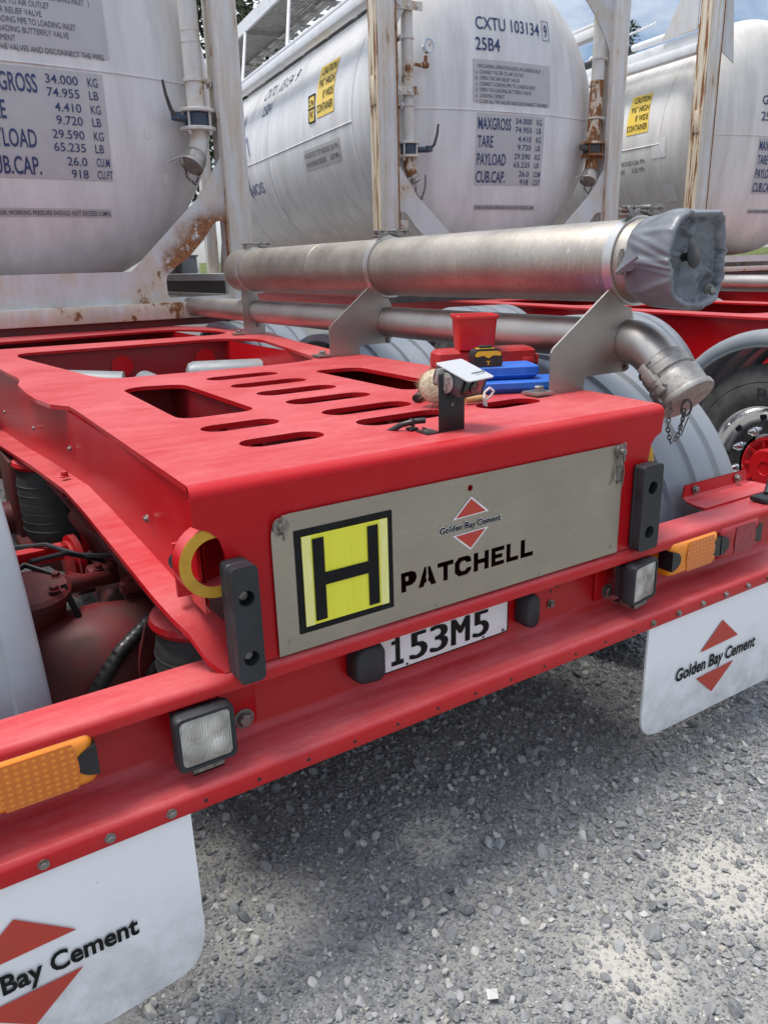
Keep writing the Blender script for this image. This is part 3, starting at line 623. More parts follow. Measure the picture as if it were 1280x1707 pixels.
for x, y, z, r in ((-.482, .058, .652, .014), (.497, .058, .656, .013), (.31, .0655, .668, .008)): MB().hexbolt((x, y, z), (0, -1, 0), r, r*.85).build('mount_bolt', 'zinc', bumper)
# fender support on the right and its stalk
fp = MB().plate(rpoly([(.895, .074), (.895, .10), (.91, .15), (1.24, .16), (1.24, .074)], .012), [], .006, XY(.789))
fp.grid([[(.915+.3*k, .15, .79) for k in (0, 1)], [(.91+.3*k, .158, .80) for k in (0, 1)], [(.922+.285*k, .162, .832) for k in (0, 1)]]).grid([[(.915+.3*k, .154, .79) for k in (0, 1)], [(.91+.3*k, .162, .80) for k in (0, 1)], [(.922+.285*k, .166, .832) for k in (0, 1)]])
fp = fp.build('mudguard_support', 'red', TR, smooth=30)
for x in (.962, 1.16): MB().hexbolt((x, .157, .815), (0, -1, .1), .009, .008).build('support_bolt', 'zinc', fp)
MB().box((1.10, .028, .796), (.07, .05, .014), .004).tube([(1.115, .03, .80), (1.16, .05, .83), (1.19, .06, .90)], [.012, .011, .010], 12).build('marker_stalk', 'rubber', TR)
MB().tube([(1.062+.010*math.cos(a), -.026, .735+.036*math.sin(a)) for a in [2*math.pi*k/24 for k in range(24)]], .0028, 8, closed=True).build('tie_loop', 'bristle', TR)
# number plate and its lamps
plate = MB().plate(rrect(-.2, .1625, .6445, .77, .008), [], .002, XZ(.052)).build('number_plate', 'platewhite', TR, smooth=0)
MB().plate(rrect(-.2, .1625, .6445, .77, .008), [rrect(-.1975, .16, .647, .7675, .006)], .0024, XZ(.0517)).build('plate_rim', 'ink', plate, smooth=0)
for ch, xa, xb in (('1', -.148, -.128), ('5', -.108, -.067), ('3', -.055, -.012), ('M', .002, .048), ('5', .062, .103)):
    q = MB()
    for k, dx_ in enumerate((-.003, 0, .003) if ch != '1' else ()): q.text(ch, xa+dx_, xb+dx_, .657, .722, lambda a, b: (a, .0499-.0003*k, b), 0)
    if ch == '1': q.bx(-.156, -.126, .0492, .0497, .657, .667).bx(-.1455, -.1345, .0494, .0499, .667, .722).bx(-.155, -.1455, .0493, .0498, .706, .714)
    q.build('plate_character', 'ink', plate, smooth=0)
for x, r, mm in ((-.117, .0024, 'black'), (.09, .0024, 'black'), (.148, .0044, 'zinc')): MB().cyl((x, .051, .6515), (x, .049, .6515), r, 12).build('plate_screw', mm, plate)
for x0, x1, z0, z1 in ((-.258, -.184, .648, .736), (.192, .238, .642, .732)):
    q = MB(); pts = [(x0+.012, z0+.006), (x0, z0+.02), (x0+.002, z1-.02), (x0+.018, z1), (x1-.02, z1), (x1, z1-.012), (x1, z0+.012), (x1-.014, z0)]
    q.rings([[(((a-(x0+x1)/2)*k+(x0+x1)/2), y, (b-(z0+z1)/2)*k+(z0+z1)/2) for a, b in rpoly(pts, .012)] for y, k in ((.06, 1), (.038, 1), (.026, .93), (.022, .8))]); q.build('plate_lamp', 'rubber', TR, smooth=50)
MB().tube([(.36, .03, .742), (.40, .045, .745), (.46, .05, .742)], .006, 8).tube([(.335, .055, .755), (.325, .05, .735), (.335, .05, .72), (.35, .05, .73)], .0025, 6).build('lamp_wire', 'black', TR)
# rubber buffers
for x0, x1, y0 in ((-.523, -.476, -.056), (.489, .556, -.036)):
    y1, z0, z1 = -.002, .788, .997; cx = (x0+x1)/2
    q = MB().plate(rrect(x0, x1, z0, z1, .012), [arc(cx, z1-.055, min(.0155, (x1-x0)*.29), 0, 360, 20)[:-1], arc(cx, z0+.045, min(.0155, (x1-x0)*.29), 0, 360, 20)[:-1]], .022, XZ(y0+.011))
    q.rings([[(a, y, b) for a, b in rrect(x0, x1, z0, z1, .012)] for y in (y0+.022, y1)])
    for k, d in ((0, .0), (1, .003)):
        pass
    b_ = q.build('rubber_buffer', 'rubber', TR, smooth=40)
    md = b_.modifiers.new('bevel', 'BEVEL'); md.width = .005; md.segments = 2; md.angle_limit = R(50)
    for z in (z1-.055, z0+.045): MB().cyl((cx, y0+.022, z), (cx, y0+.015, z), .0075, 12).build('buffer_bolt', 'zinc', b_)
# work lamps
for x0, z0, tilt in ((-.634, .645, 0), (.476, .650, 8)):
    rot = Matrix.Rotation(R(tilt), 4, 'Z'); c = Vector((x0+.052, -.012, z0+.051))
    q = MB(); q.M = Matrix.Translation(c) @ rot
    q.rings([[(a*k, y, b*k) for a, b in rrect(-.0525, .0525, -.0525, .0525, .014)] for y, k in ((.026, .84), (.012, .96), (.006, 1), (-.016, 1), (-.020, .965), (-.020, .86), (-.014, .845))], cap=True)
    for k in range(7): q.bx(-.042+.014*k-.002, -.042+.014*k+.002, .01, .036, -.04, .04)
    wl = q.build('work_lamp', 'rubber', TR, smooth=35)
    q = MB(); q.M = Matrix.Translation(c) @ rot; q.rings([[(a*k, y, b*k) for a, b in rrect(-.0445, .0445, -.0445, .0445, .009)] for y, k in ((-.0145, 1), (-.0175, .98), (-.0185, .9))]); q.build('lamp_lens', 'worklens', wl, smooth=40)
    q = MB(); q.M = Matrix.Translation(c) @ rot
    for a in (-.021, .021):
        for b in (-.021, .021): q.lathe([(0, .017), (.0012, .0155), (.0016, .006), (.002, .003)], (a, -.0186, b), (0, -1, 0), 20)
    q.build('lamp_reflector', 'worklens', wl, smooth=40)
    q = MB(); q.M = Matrix.Translation(c) @ rot; q.bx(-.028, .028, -.012, .05, -.067, -.064).bx(-.028, .028, -.012, -.009, -.067, -.052).bx(-.028, .028, .0, .03, -.064, -.05); q.build('lamp_bracket', 'zinc', wl)
# marker lamps under the bar
def jumbo(x0, x1, shell, lens, body, lx0, lx1, cap_l=True, cap_r=True, z0=.677, z1=.768):
    q = MB(); pr_ = [(.05, .0), (-.005, .0), (-.016, .006), (-.02, .014)]
    q.rings([[(a, y, b) for a, b in rrect(x0+i, x1-i, z0+i, z1-i, .012)] for y, i in pr_]); L_ = q.build('marker_lamp', shell, TR, smooth=40, label=body)
    q = MB(); n = 10
    P = [[(lx0+(lx1-lx0)*i/n+.006*math.sin(math.pi*j/8)*((-1 if i == 0 else 1 if i == n else 0)), -.0208-.002*math.sin(math.pi*j/8), z0+.006+(z1-z0-.012)*j/8) for j in range(9)] for i in range(n+1)]
    q.grid(P); q.build('lamp_lens', lens, L_, smooth=60)
    for on, xx, sg in ((cap_l, x0, 1), (cap_r, x1, -1)):
        if on:
            pts = [(xx+sg*(-.002), (z0+z1)/2-.026)]+[(xx+sg*(-.002+.034*math.cos(R(a))), (z0+z1)/2+.026*math.sin(R(a))) for a in range(-90, 91, 15)]
            MB().rings([[(a, y, b) for a, b in pts] for y in (.02, -.0215, -.0225)]).build('lamp_end_cap', 'black', L_, smooth=30)
jumbo(-.947, -.757, 'amber', 'amberlens', 'orange lamp with a black end cap', -.893, -.790)
jumbo(.642, .832, 'amber', 'amberlens', 'orange lamp with black end caps', .703, .806)
jumbo(.842, 1.018, 'redshell', 'redlens', 'dark red lamp', .905, .985)
jumbo(-1.14, -.957, 'redshell', 'redlens', 'dark red lamp', -1.08, -1.0)
# mudflaps
for s, x0, x1, cx in ((-1, -1.2, -.627, -.915), (1, .553, 1.2, .862)):
    if s < 0: pts = [(x0, .6), (x0, .21), (-.80, .205), (-.665, .224), (-.637, .25), (-.624, .30), (x1, .6)]
    else: pts = [(x0, .6), (.563, .30), (.575, .262), (.60, .238), (.64, .228), (x1, .222), (x1, .6)]
    fl = MB().plate(rpoly(pts, .02, 3), [], .006, lambda a, b, c: (a, -.034+c+.10*(.6-b)**2, b)).build('mudflap', 'flap', TR, smooth=0)
    ff = lambda a, b, dy: (a, -.0376+dy+.10*(.6-b)**2, b)
    cement_logo(fl, cx, .508, .226, 0, False, fn=ff, wide=.356, lh=.052)

# wheels, mudguards
def wheel(parent, M4, r=.447, w=.28, hubred='red_clean', detail=True):
    """local frame: axis +X outward, origin on the outer face of the tyre"""
    hub_e = MB(); hub_e.M = M4
    t = MB(); t.M = M4
    pr_ = [(-w, .265), (-w-.004, .30), (-w-.002, .37), (-w+.02, r-.022), (-w+.04, r), (-w*.75, r), (-w*.74, r-.010), (-w*.70, r-.010), (-w*.69, r), (-w*.52, r), (-w*.51, r-.010), (-w*.48, r-.010), (-w*.47, r), (-w*.30, r), (-w*.29, r-.01), (-w*.26, r-.01), (-w*.25, r), (-.04, r), (-.02, r-.022), (-.009, r-.06), (-.004, r-.075), (-.0055, r-.08), (.004, .345), (.004, .31), (-.003, .288), (-.012, .272)]
    t.lathe(pr_, (0, 0, 0), (1, 0, 0), 72, cap=False); 
    k = MB(); k.M = M4
    k.lathe([(-.03, .25), (-.006, .278), (-.001, .276), (-.004, .268), (-.02, .258), (-.035, .25), (-.045, .235), (-.05, .205), (-.052, .15)], (0, 0, 0), (1, 0, 0), 64, cap=False)
    rim = k.build('wheel', 'chrome', parent, smooth=35); ty = t.build('tyre', 'tyre', rim, smooth=28)
    if detail:
        for j in range(10):
            a = 2*math.pi*(j+.35)/10; c, s_ = math.cos(a), math.sin(a); k = MB(); k.M = M4
            k.lathe([(0, .020), (.008, .020), (.010, .015), (.022, .014), (.024, .010), (.034, .010), (.038, .004)], (-.052, .172*c, .172*s_), (1, 0, 0), 12).build('wheel_nut', 'chrome', rim)
            a += math.pi/10; c, s_ = math.cos(a), math.sin(a); h = MB(); h.M = M4
            h.cyl((-.0475, .226*c, .226*s_), (-.0445, .226*c, .226*s_), .017, 16).build('hand_hole', 'black', rim)
    k = MB(); k.M = M4
    k.lathe([(-.09, .14), (-.05, .137), (-.045, .125), (-.065, .10), (-.06, .088), (-.035, .085), (-.027, .078), (-.025, .03), (-.029, .028), (-.029, .001)], (0, 0, 0), (1, 0, 0), 40)
    for j in range(10):
        a = 2*math.pi*j/10; k.box((-.057, .112*math.cos(a), .112*math.sin(a)), (.02, .045, .014), .003, rot=Matrix.Rotation(a, 3, 'X'))
    k.build('wheel_hub', hubred, rim, smooth=40); return ty
def mudguard(parent, xin, xout, yc, zc, fn, r=.60, a0=12, a1=168, name='mudguard'):
    n = 40; s = 1 if xout > xin else -1; w = abs(xout-xin)
    prof_ = [(0, -.03), (0, -.006), (.006, 0), (.055, 0), (.061, -.013), (.115, -.013), (.121, 0), (.20, 0), (.206, -.013), (.25, -.013), (.256, 0), (.34, 0), (.346, -.013), (w-.10, -.013), (w-.094, 0), (w-.042, 0), (w-.024, -.004), (w-.010, -.014), (w-.002, -.03), (w, -.05), (w-.006, -.066), (w-.012, -.07)]
    q = MB()
    for d in (0, .005):
        q.grid([[fn(xin+s*min(max(a, d if i == 0 else 0), w-d), yc-(r+b-d)*math.cos(R(a0+(a1-a0)*k/n)), zc+(r+b-d)*math.sin(R(a0+(a1-a0)*k/n))) for i, (a, b) in enumerate(prof_)] for k in range(n+1)])
    return q.build(name, 'mudguard', parent, smooth=45)
idf = lambda x, y, z: (x, y, z)
for s in (-1, 1):
    for i, yc in enumerate((.75, 2.05, 3.35)):
        wheel(TR, Matrix.Translation((s*1.235, yc, .55)) @ Matrix.Rotation(0 if s > 0 else math.pi, 4, 'Z'), detail=False, hubred='red_dirty')
        mudguard(TR, s*.785, s*1.25, yc, .557, idf)
for yc in (.75, 2.05, 3.35):
    MB().cyl((-1, yc, .55), (1, yc, .55), .065, 20).build('axle', 'red_dirty', TR)

# ------------------------------------------------------------------ suspension seen through the gap on the left
def air_bag(x, y, z0, z1, r):
    ab = MB().lathe([(0, r*.80), (.02, r*.93), (.05, r), ((z1-z0)*.5, r*1.02), (z1-z0-.05, r), (z1-z0-.02, r*.94), (z1-z0, r*.88)], (x, y, z0), (0, 0, 1), 40)
    for k in range(6): ab.lathe([(-.003, r*1.0), (0, r*1.022), (.003, r*1.0)], (x, y, z0+.06+(z1-z0-.12)*k/5), (0, 0, 1), 40, cap=False)
    a = ab.build('air_bag', 'airbag', TR, smooth=50)
    MB().lathe([(0, r*1.0), (.012, r*1.06), (.024, r*1.02), (.03, r*.9)], (x, y, z1), (0, 0, 1), 40).build('bag_lid', 'red', a)
    MB().lathe([(-.03, r*.6), (-.005, r*.75), (0, r*.75)], (x, y, z0), (0, 0, 1), 24).build('bag_piston', 'red_dirty', a)
for s in (-1, 1):
    air_bag(s*.49, 1.74, .53, .81, .122); air_bag(s*.445, .34, .46, .735, .11); air_bag(s*.49, 3.0, .53, .81, .122)
q = MB()
q.box((-.52, 1.74, .505), (.22, .34, .03), .004).box((-.60, 2.02, .62), (.03, .30, .38), .006)
q.tube([(-.45, .36, .43), (-.46, .6, .44), (-.47, .9, .52), (-.48, 1.2, .60)], [.05, .055, .06, .06], 14)
q.tube([(-.50, 1.74, .45), (-.50, 2.05, .5), (-.50, 2.5, .6)], .055, 14); q.build('trailing_arm', 'red_dirty', TR, smooth=50)
q = MB().box((-.80, 1.22, .655), (.55, .045, .045), .006); q.build('cross_bar', 'red', TR)
q = MB(); q.lathe([(-.01, .06), (.0, .085), (.018, .085), (.022, .07), (.03, .07), (.03, .03)], (-.545, 1.165, .63), (-1, -.12, 0), 32)
q.hexbolt((-.575, 1.13, .575), (-1, -.3, 0), .028, .035).plate([(0, -.12), (.05, -.13), (.075, .0), (.06, .17), (0, .2), (-.02, .1)], [], .02, lambda a, b, c: (-.505+a*.8-c*.5, 1.19-a*.6, .64+b))
q.box((-.46, 1.2, .72), (.10, .03, .30), .01).box((-.40, 1.12, .64), (.10, .03, .40), .01); q.build('spring_hanger', 'red', TR, smooth=40)
q = MB(); q.tube([(-.50, 1.25, .76), (-.47, 1.18, .70), (-.40, 1.0, .52)], [.045, .045, .045], 20).tube([(-.462, 1.16, .685), (-.39, .98, .50)], .052, 20).lathe([(0, .055), (.03, .05)], (-.40, 1.0, .515), (.3, -.7, -.7), 20)
q.build('shock_absorber', 'red_dirty', TR)
q = MB()   # axle end, drum and brake gear
q.lathe([(0, .06), (.02, .13), (.06, .155), (.20, .16), (.32, .14), (.36, .07)], (-.78, .72, .50), (1, 0, 0), 36)
q.lathe([(0, .075), (.05, .08), (.10, .085), (.105, .098), (.125, .1), (.135, .09)], (-.735, .78, .60), (0, -.12, 1), 28)
for a in range(5): q.hexbolt((-.735+.078*math.cos(a*1.26+.4), .764+.078*math.sin(a*1.26+.4), .735), (0, 0, 1), .011, .01)
q.tube([(-.64, .84, .69), (-.60, .86, .68)], .026, 10).tube([(-.60, .86, .68), (-.50, .92, .655)], .021, 10).box((-.50, .94, .66), (.13, .06, .055), .012).box((-.44, .95, .655), (.05, .09, .08), .02)
for k in range(3): q.hexbolt((-.54+.035*k, .91, .69), (0, -.2, 1), .009, .01)
q.plate([(0, 0), (.10, .02), (.14, .12), (.13, .30), (.06, .30), (.07, .15), (.0, .06)], [], .02, lambda a, b, c: (-.56+a, .86+c, .44+b)); q.hexbolt((-.70, .60, .40), (0, -1, 0), .02, .03)
q.build('brake_drum', 'red_dirty', TR, smooth=40)
q = MB(); q.tube([(-.44, .62, .64), (-.50, .60, .64), (-.58, .57, .60), (-.65, .55, .53), (-.68, .56, .42), (-.685, .6, .3)], .017, 14)
hose = q.build('brake_hose', 'rubber', TR)
q = MB()
Pn = [Vector(v) for v in ((-.44, .62, .64), (-.50, .60, .64), (-.58, .57, .60), (-.65, .55, .53), (-.68, .56, .42))]
for a, b in zip(Pn, Pn[1:]):
    for k in range(5):
        c = a+(b-a)*((k+.5)/5); t = (b-a).normalized(); q.cyl(c-t*.004, c+t*.004, .0185, 14)
q.build('hose_wrap', 'black', hose)
MB().plate(rpoly([(0, 0), (.20, 0), (.22, .12), (.16, .30), (.05, .30), (0, .2)], .03), [rrect(.05, .12, .05, .19, .03)], .012, lambda a, b, c: (-.56+a*.75, .50+a*.3+c, .40+b)).build('arm_plate', 'red_dirty', TR, smooth=0)
q = MB().lathe([(0, .03), (.005, .075), (.03, .085), (.06, .085), (.062, .092), (.075, .092), (.077, .085), (.11, .08), (.13, .05), (.17, .012), (.24, .012)], (-.36, 1.02, .46), (-.2, -.9, -.1), 28); q.build('brake_chamber', 'red_dirty', TR)
for pts, r in (([(-.42, .80, .74), (-.50, .9, .72), (-.56, 1.05, .69), (-.62, 1.2, .69), (-.75, 1.35, .66)], .007), ([(-.40, 1.0, .58), (-.50, 1.05, .66), (-.60, 1.0, .72), (-.70, .93, .74)], .007), ([(-.40, .52, .62), (-.52, .5, .58), (-.62, .52, .46), (-.64, .6, .34)], .009)): MB().tube(pts, r, 8).build('air_line', 'rubber', TR)
for x, y, z in ((-.50, .745, .685), (-.56, 1.02, .60)): MB().box((x, y, z), (.05, .03, .03), .006).hexbolt((x, y, z+.015), (0, 0, 1), .01, .01).build('hose_clip', 'red_dirty', TR)
MB().tube([(-.66, .73, .735), (-.64, .70, .66), (-.655, .70, .56), (-.67, .69, .42)], .008, 8).tube([(-.81, .82, .73), (-.72, .87, .755), (-.66, .80, .735)], .008, 8).tube([(-.52, .62, .63), (-.66, .62, .49), (-.75, .66, .42)], .006, 8).build('brake_line', 'black', TR)

M['plastic_scrap'] = mat('scrap_plastic', (.5, .5, .49), .6, 0, worn((.52, .52, .51), (.40, .39, .36), 90, .4, .7, (.5, .7)))
q = MB(); q.M = Matrix.Translation((-.171, -.299, .1+.016)) @ Matrix.Rotation(R(-28), 4, 'Z') @ Matrix.Rotation(R(7), 4, 'X')
o = q.rings([[(a, b, z) for a, b in rrect(-.0105, .0105, -.010, .010, .001)] for z in (0, .0012)]).build('paper_scrap', 'plastic_scrap', None); o['label'] = 'small square white scrap lying on the gravel near the photo edge'; o['category'] = 'litter'
o = MB().tube([(.131, .517, .122), (.19, .475, .124), (.246, .432, .121)], .0022, 6).build('wire_offcut', 'black', None); o['label'] = 'thin straight black wire lying on the gravel under the red bumper'; o['category'] = 'wire'

# ------------------------------------------------------------------ hose tubes along the right side
TX, TZ, TRd = .78, 1.444, .105
def silh(y0, y1, n=2): return [(y0+(y1-y0)*i/n) for i in range(n+1)]
tb = MB().lathe([(0, .085), (.012, .100), (.03, TRd), (2.735, TRd), (2.75, .10), (2.755, .09)], (TX, .152, TZ), (0, 1, 0), 56).build('hose_tube', 'tube', TR, smooth=40)
for yy in (.62, 1.95): MB().lathe([(0, TRd+.0002), (.001, TRd+.0010), (.003, TRd+.0010), (.004, TRd+.0002)], (TX, yy, TZ), (0, 1, 0), 48, cap=False).build('weld_seam', 'tube', tb)
lt = MB().cyl((.775, .27, 1.239), (.775, 4.3, 1.239), .0572, 40).build('discharge_tube', 'pipe', TR)
def bracket(y, x0, x1, w, full=True):
    """plate across the trailer with a saddle for the big tube and a notch for the small one"""
    sad = [(TX+.1165*math.cos(R(a)), TZ+.1165*math.sin(R(a))) for a in range(218, 271, 6)]
    notch = [(.775+.0585*math.cos(R(a)), 1.239+.0585*math.sin(R(a))) for a in range(80, 281, 10)]
    z0 = D+.034
    if full: pts = [(x0, D+.006), (x0, D+.105), (x0+.006, D+.115)]+[(TX+.1165*math.cos(R(218))-.004, TZ+.1165*math.sin(R(218))+.003)]+sad+notch+[(.772, z0+.008), (.76, z0), (x1+.012, z0), (x1+.003, z0-.008), (x1, D+.006)]
    else: pts = [(x0, D+.006), (x0, D+.245)]+[(TX+.1165*math.cos(R(222))-.004, TZ+.1165*math.sin(R(222))+.003)]+sad[1:]+notch+[(x1, z0+.01), (x1, D+.006)]
    b = MB().plate(pts, [], .006, XZ(y)).build('tube_bracket', 'bracket', TR, smooth=0)
    q = MB().bx(x0-.05, x1, y-.003, y+.05, D+.0005, D+.0065).bx(x0-.06, x0-.002, y-.02, y+.035, D+.0068, D+.012)
    q.build('bracket_foot', 'bracket', b); MB().box((.764, y+.012, z0+.012), (.02, .024, .028), .003).build('clamp_block', 'bracket', b)
    for p_, a_, r_ in (((x0-.03, y+.006, D+.012), (0, 0, 1), .0125), ((.764, y-.002, z0+.012), (0, -1, 0), .008)): MB().hexbolt(p_, a_, r_, r_*.9).build('bracket_bolt', 'zinc', b)
    q = MB().lathe([(-.014, TRd+.001), (-.014, TRd+.0075), (.014, TRd+.0075), (.014, TRd+.001), (-.014, TRd+.001)], (TX, y, TZ), (0, 1, 0), 56, cap=False)
    cl = q.build('tube_clamp', 'clamp', TR, smooth=40)
    q = MB(); q.box((TX-.035, y, TZ+.117), (.05, .03, .012), .003, rot=Matrix.Rotation(R(-16), 3, 'Y')).box((TX+.045, y, TZ+.117), (.05, .03, .02), .004, rot=Matrix.Rotation(R(18), 3, 'Y'))
    q.cyl((TX-.075, y-.006, TZ+.131), (TX+.085, y-.006, TZ+.131), .0042, 10).cyl((TX-.05, y-.016, TZ+.126), (TX-.05, y+.016, TZ+.126), .008, 12).cyl((TX+.03, y-.016, TZ+.130), (TX+.03, y+.016, TZ+.130), .009, 12)
    q.hexbolt((TX+.07, y-.006, TZ+.131), (1, 0, 0), .008, .01).box((TX-.005, y, TZ+.124), (.05, .02, .004), .001, rot=Matrix.Rotation(R(12), 3, 'Y'))
    q.build('clamp_latch', 'zinc', cl)
bracket(.275, .487, .607, .12); bracket(1.45, .503, .63, .12); bracket(2.70, .687, .805, .12, False)
# elbow, coupling and dust cap
el = [(.775, .285, 1.239)]+[(.775, .28-.15*math.sin(R(a)), 1.239-.15*(1-math.cos(R(a)))) for a in range(0, 43, 6)]
ey, ez = .28-.15*math.sin(R(42)), 1.239-.15*(1-math.cos(R(42))); dv = Vector((0, -math.cos(R(42)), -math.sin(R(42)))); e0 = Vector((.775, ey, ez))
MB().tube(el+[tuple(e0+dv*.02)], .0572, 40).build('pipe_elbow', 'pipe', lt, smooth=50)
q = MB().lathe([(.0, .058), (.008, .0625), (.022, .0615), (.026, .066), (.048, .066), (.052, .060), (.062, .060), (.064, .069), (.072, .070), (.112, .068), (.116, .0735), (.126, .0745), (.131, .072), (.132, .001)], e0+dv*.012, dv, 48)
px = Vector((1, 0, 0)); py = dv.cross(px)
for s, u in ((-1, px), (1, px)):
    c = e0+dv*.085+u*s*.072; rot = Matrix((px, py, dv)).transposed()
    q.box(c, (.018, .03, .05), .004, rot=rot); q.cyl(c-py*.022+dv*.01, c+py*.022+dv*.01, .006, 12); q.box(c+u*s*.008-dv*.03, (.008, .022, .07), .002, rot=rot)
for k in range(3):
    a = R(200+60*k); u = px*math.cos(a)+py*math.sin(a); q.box(e0+dv*.1+u*.069, (.012, .012, .05), .003, rot=Matrix((u, dv.cross(u), dv)).transposed())
cap = q.build('coupling_cap', 'cast', lt, smooth=35)
rot = Matrix((px, -py, -dv)).transposed()
def capfn(a, b):
    # lettering wrapped round the cap body
    th = R(245)+a/.0705; u = px*math.cos(th)+py*math.sin(th); return tuple(e0+dv*(.115-b)+u*.0705)
MB().text('DC-400CI', -.038, .038, .006, .020, capfn).build('cap_lettering', 'darksteel', cap, smooth=0)
rc = e0+dv*.150-py*.0+Vector((-.012, 0, -.006))
MB().tube([rc+Vector((.020*math.cos(a), 0, .020*math.sin(a)-.008)) for a in [2*math.pi*k/20 for k in range(20)]], .0028, 8, closed=True).build('pull_ring', 'darksteel', cap)
q = MB(); b0 = rc+Vector((-.006, 0, -.02)); chain(q, [b0+Vector((-.05, .004, .03)), b0+Vector((-.062, 0, -.03)), b0+Vector((-.045, 0, -.072)), b0+Vector((-.02, 0, -.06)), b0+Vector((-.005, 0, -.02)), b0+Vector((-.002, 0, .01))], .0016, .016)
q.tube([b0+Vector(v) for v in ((.006, 0, .0), (-.015, 0, -.03), (-.002, 0, -.05), (.018, 0, -.012), (-.006, 0, -.058))], .0016, 6); q.build('cap_chain', 'darksteel', cap)
q = MB().tube([e0+dv*.02+Vector((.06*math.cos(a)*1.05, 0, 0))+py*(.064*math.sin(a)) for a in [math.pi*(.9+k/12) for k in range(10)]], .0025, 6); q.box(e0+dv*.06+Vector((-.08, 0, 0)), (.012, .03, .04), .004, rot=rot); q.build('cap_lever', 'cast', cap)
MB().box((.905, .18, 1.09), (.012, .02, .075), .003, rot=Matrix.Rotation(R(-35), 3, 'X')).build('lock_pin', 'zinc', lt)
# crumpled vinyl cover over the tube's rear end
q = MB(); nth = 240
cr1 = [(rng.uniform(0, 6.28), rng.uniform(-.05, .07), rng.uniform(.008, .022), rng.uniform(.003, .010)) for _ in range(10)]      # creases across the sunken sheet
cr2 = [(rng.uniform(0, 6.28), rng.uniform(-3.5, 3.5), rng.uniform(.05, .13), rng.uniform(.002, .006)) for _ in range(24)]       # folds running over the rim
def sheet(x, z): return sum(h*max(0, 1-abs(x*math.cos(a)+z*math.sin(a)-o)/w) for a, o, w, h in cr1)
prof2 = [(.225, .1062, 0, 2.0), (.219, .1085, .3, 2.0), (.20, .1105, .8, 2.05), (.18, .1125, 1, 2.1), (.16, .114, 1, 2.2), (.14, .1155, 1, 2.3), (.12, .116, 1, 2.45), (.10, .1155, 1, 2.6), (.088, .113, 1, 2.7), (.082, .109, 1, 2.7), (.082, .104, 1, 2.7), (.087, .099, 1, 2.6), (.098, .096, 1, 2.5), (.104, .0945, .9, 2.5), (.108, .091, .6, 2.4), (.112, .085, .4, 2.3), (.115, .075, .3, 2.2), (.116, .064, .2, 2), (.116, .052, .2, 2), (.116, .040, .1, 2), (.116, .028, .1, 2), (.116, .015, 0, 2), (.116, .0008, 0, 2)]
fine = []
for A, B in zip(prof2, prof2[1:]):
    for t in (0, .5): fine.append(tuple(a+(b-a)*t for a, b in zip(A, B)))
prof2 = fine+[prof2[-1]]
rows = []
for y, r, k, p in prof2:
    row = []
    for j in range(nth):
        a = 2*math.pi*j/nth; c, s_ = math.cos(a), math.sin(a); se = (abs(c)**p+abs(s_)**p)**(-1/p)
        fold = 0
        for a0, sl, w, h in cr2:
            d = ((a-a0-sl*(y-.15)+math.pi) % (2*math.pi))-math.pi; fold += h*math.exp(-(d/w*1.7)**2)
        fold = min(fold, .011)+.008*mnoise.noise(Vector((c*1.8, s_*1.8, y*14)))
        rr = max(r*se+fold*k, .0006); yy = y+.012*k*mnoise.noise(Vector((c*1.7, s_*1.7, 9)))
        if y > .215: yy += .012*mnoise.noise(Vector((c*2, s_*2, 5)))
        if r < .09: yy -= sheet(rr*c, rr*s_)*min(1, (.092-r)/.012)
        elif r < .1 and y > .09: rr -= .012*max(0, mnoise.noise(Vector((c*6, s_*6, y*9))))
        row.append((TX+rr*c, yy, TZ+rr*s_))
    rows.append(row)
q.rings(rows, cap=False); cv = q.build('end_cover', 'cover', tb, smooth=80)
q = MB().lathe([(0, .010), (.012, .010), (.02, .016), (.026, .027), (.030, .029), (.032, .025), (.033, .001)], (TX-.040, .102, TZ+.006), (.12, -1, .1), 24); q.build('cover_knob', 'black', tb)
MB().lathe([(0, .016), (.006, .016), (.008, .012)], (TX+.066, .100, TZ-.074), (0, -1, 0), 20).hexbolt((TX+.066, .092, TZ-.074), (0, -1, 0), .010, .008).build('cover_bolt', 'zinc', tb)
q = MB().box((TX-.116, .215, TZ-.005), (.014, .03, .055), .002, rot=Matrix.Rotation(R(3), 3, 'Y')).cyl((TX-.124, .215, TZ-.032), (TX-.124, .215, TZ+.03), .005, 10); q.build('cover_hinge', 'zinc', tb)
fl = MB(); fl._add([(TX-.119, .205, TZ+.035), (TX-.126, .165, TZ+.012), (TX-.128, .215, TZ-.004), (TX-.136, .225, TZ-.028), (TX-.120, .185, TZ-.022), (TX-.117, .16, TZ-.008)], [(0, 1, 2), (1, 4, 3, 2), (1, 5, 4)]); fl.build('cover_flap', 'cover', tb, smooth=0)

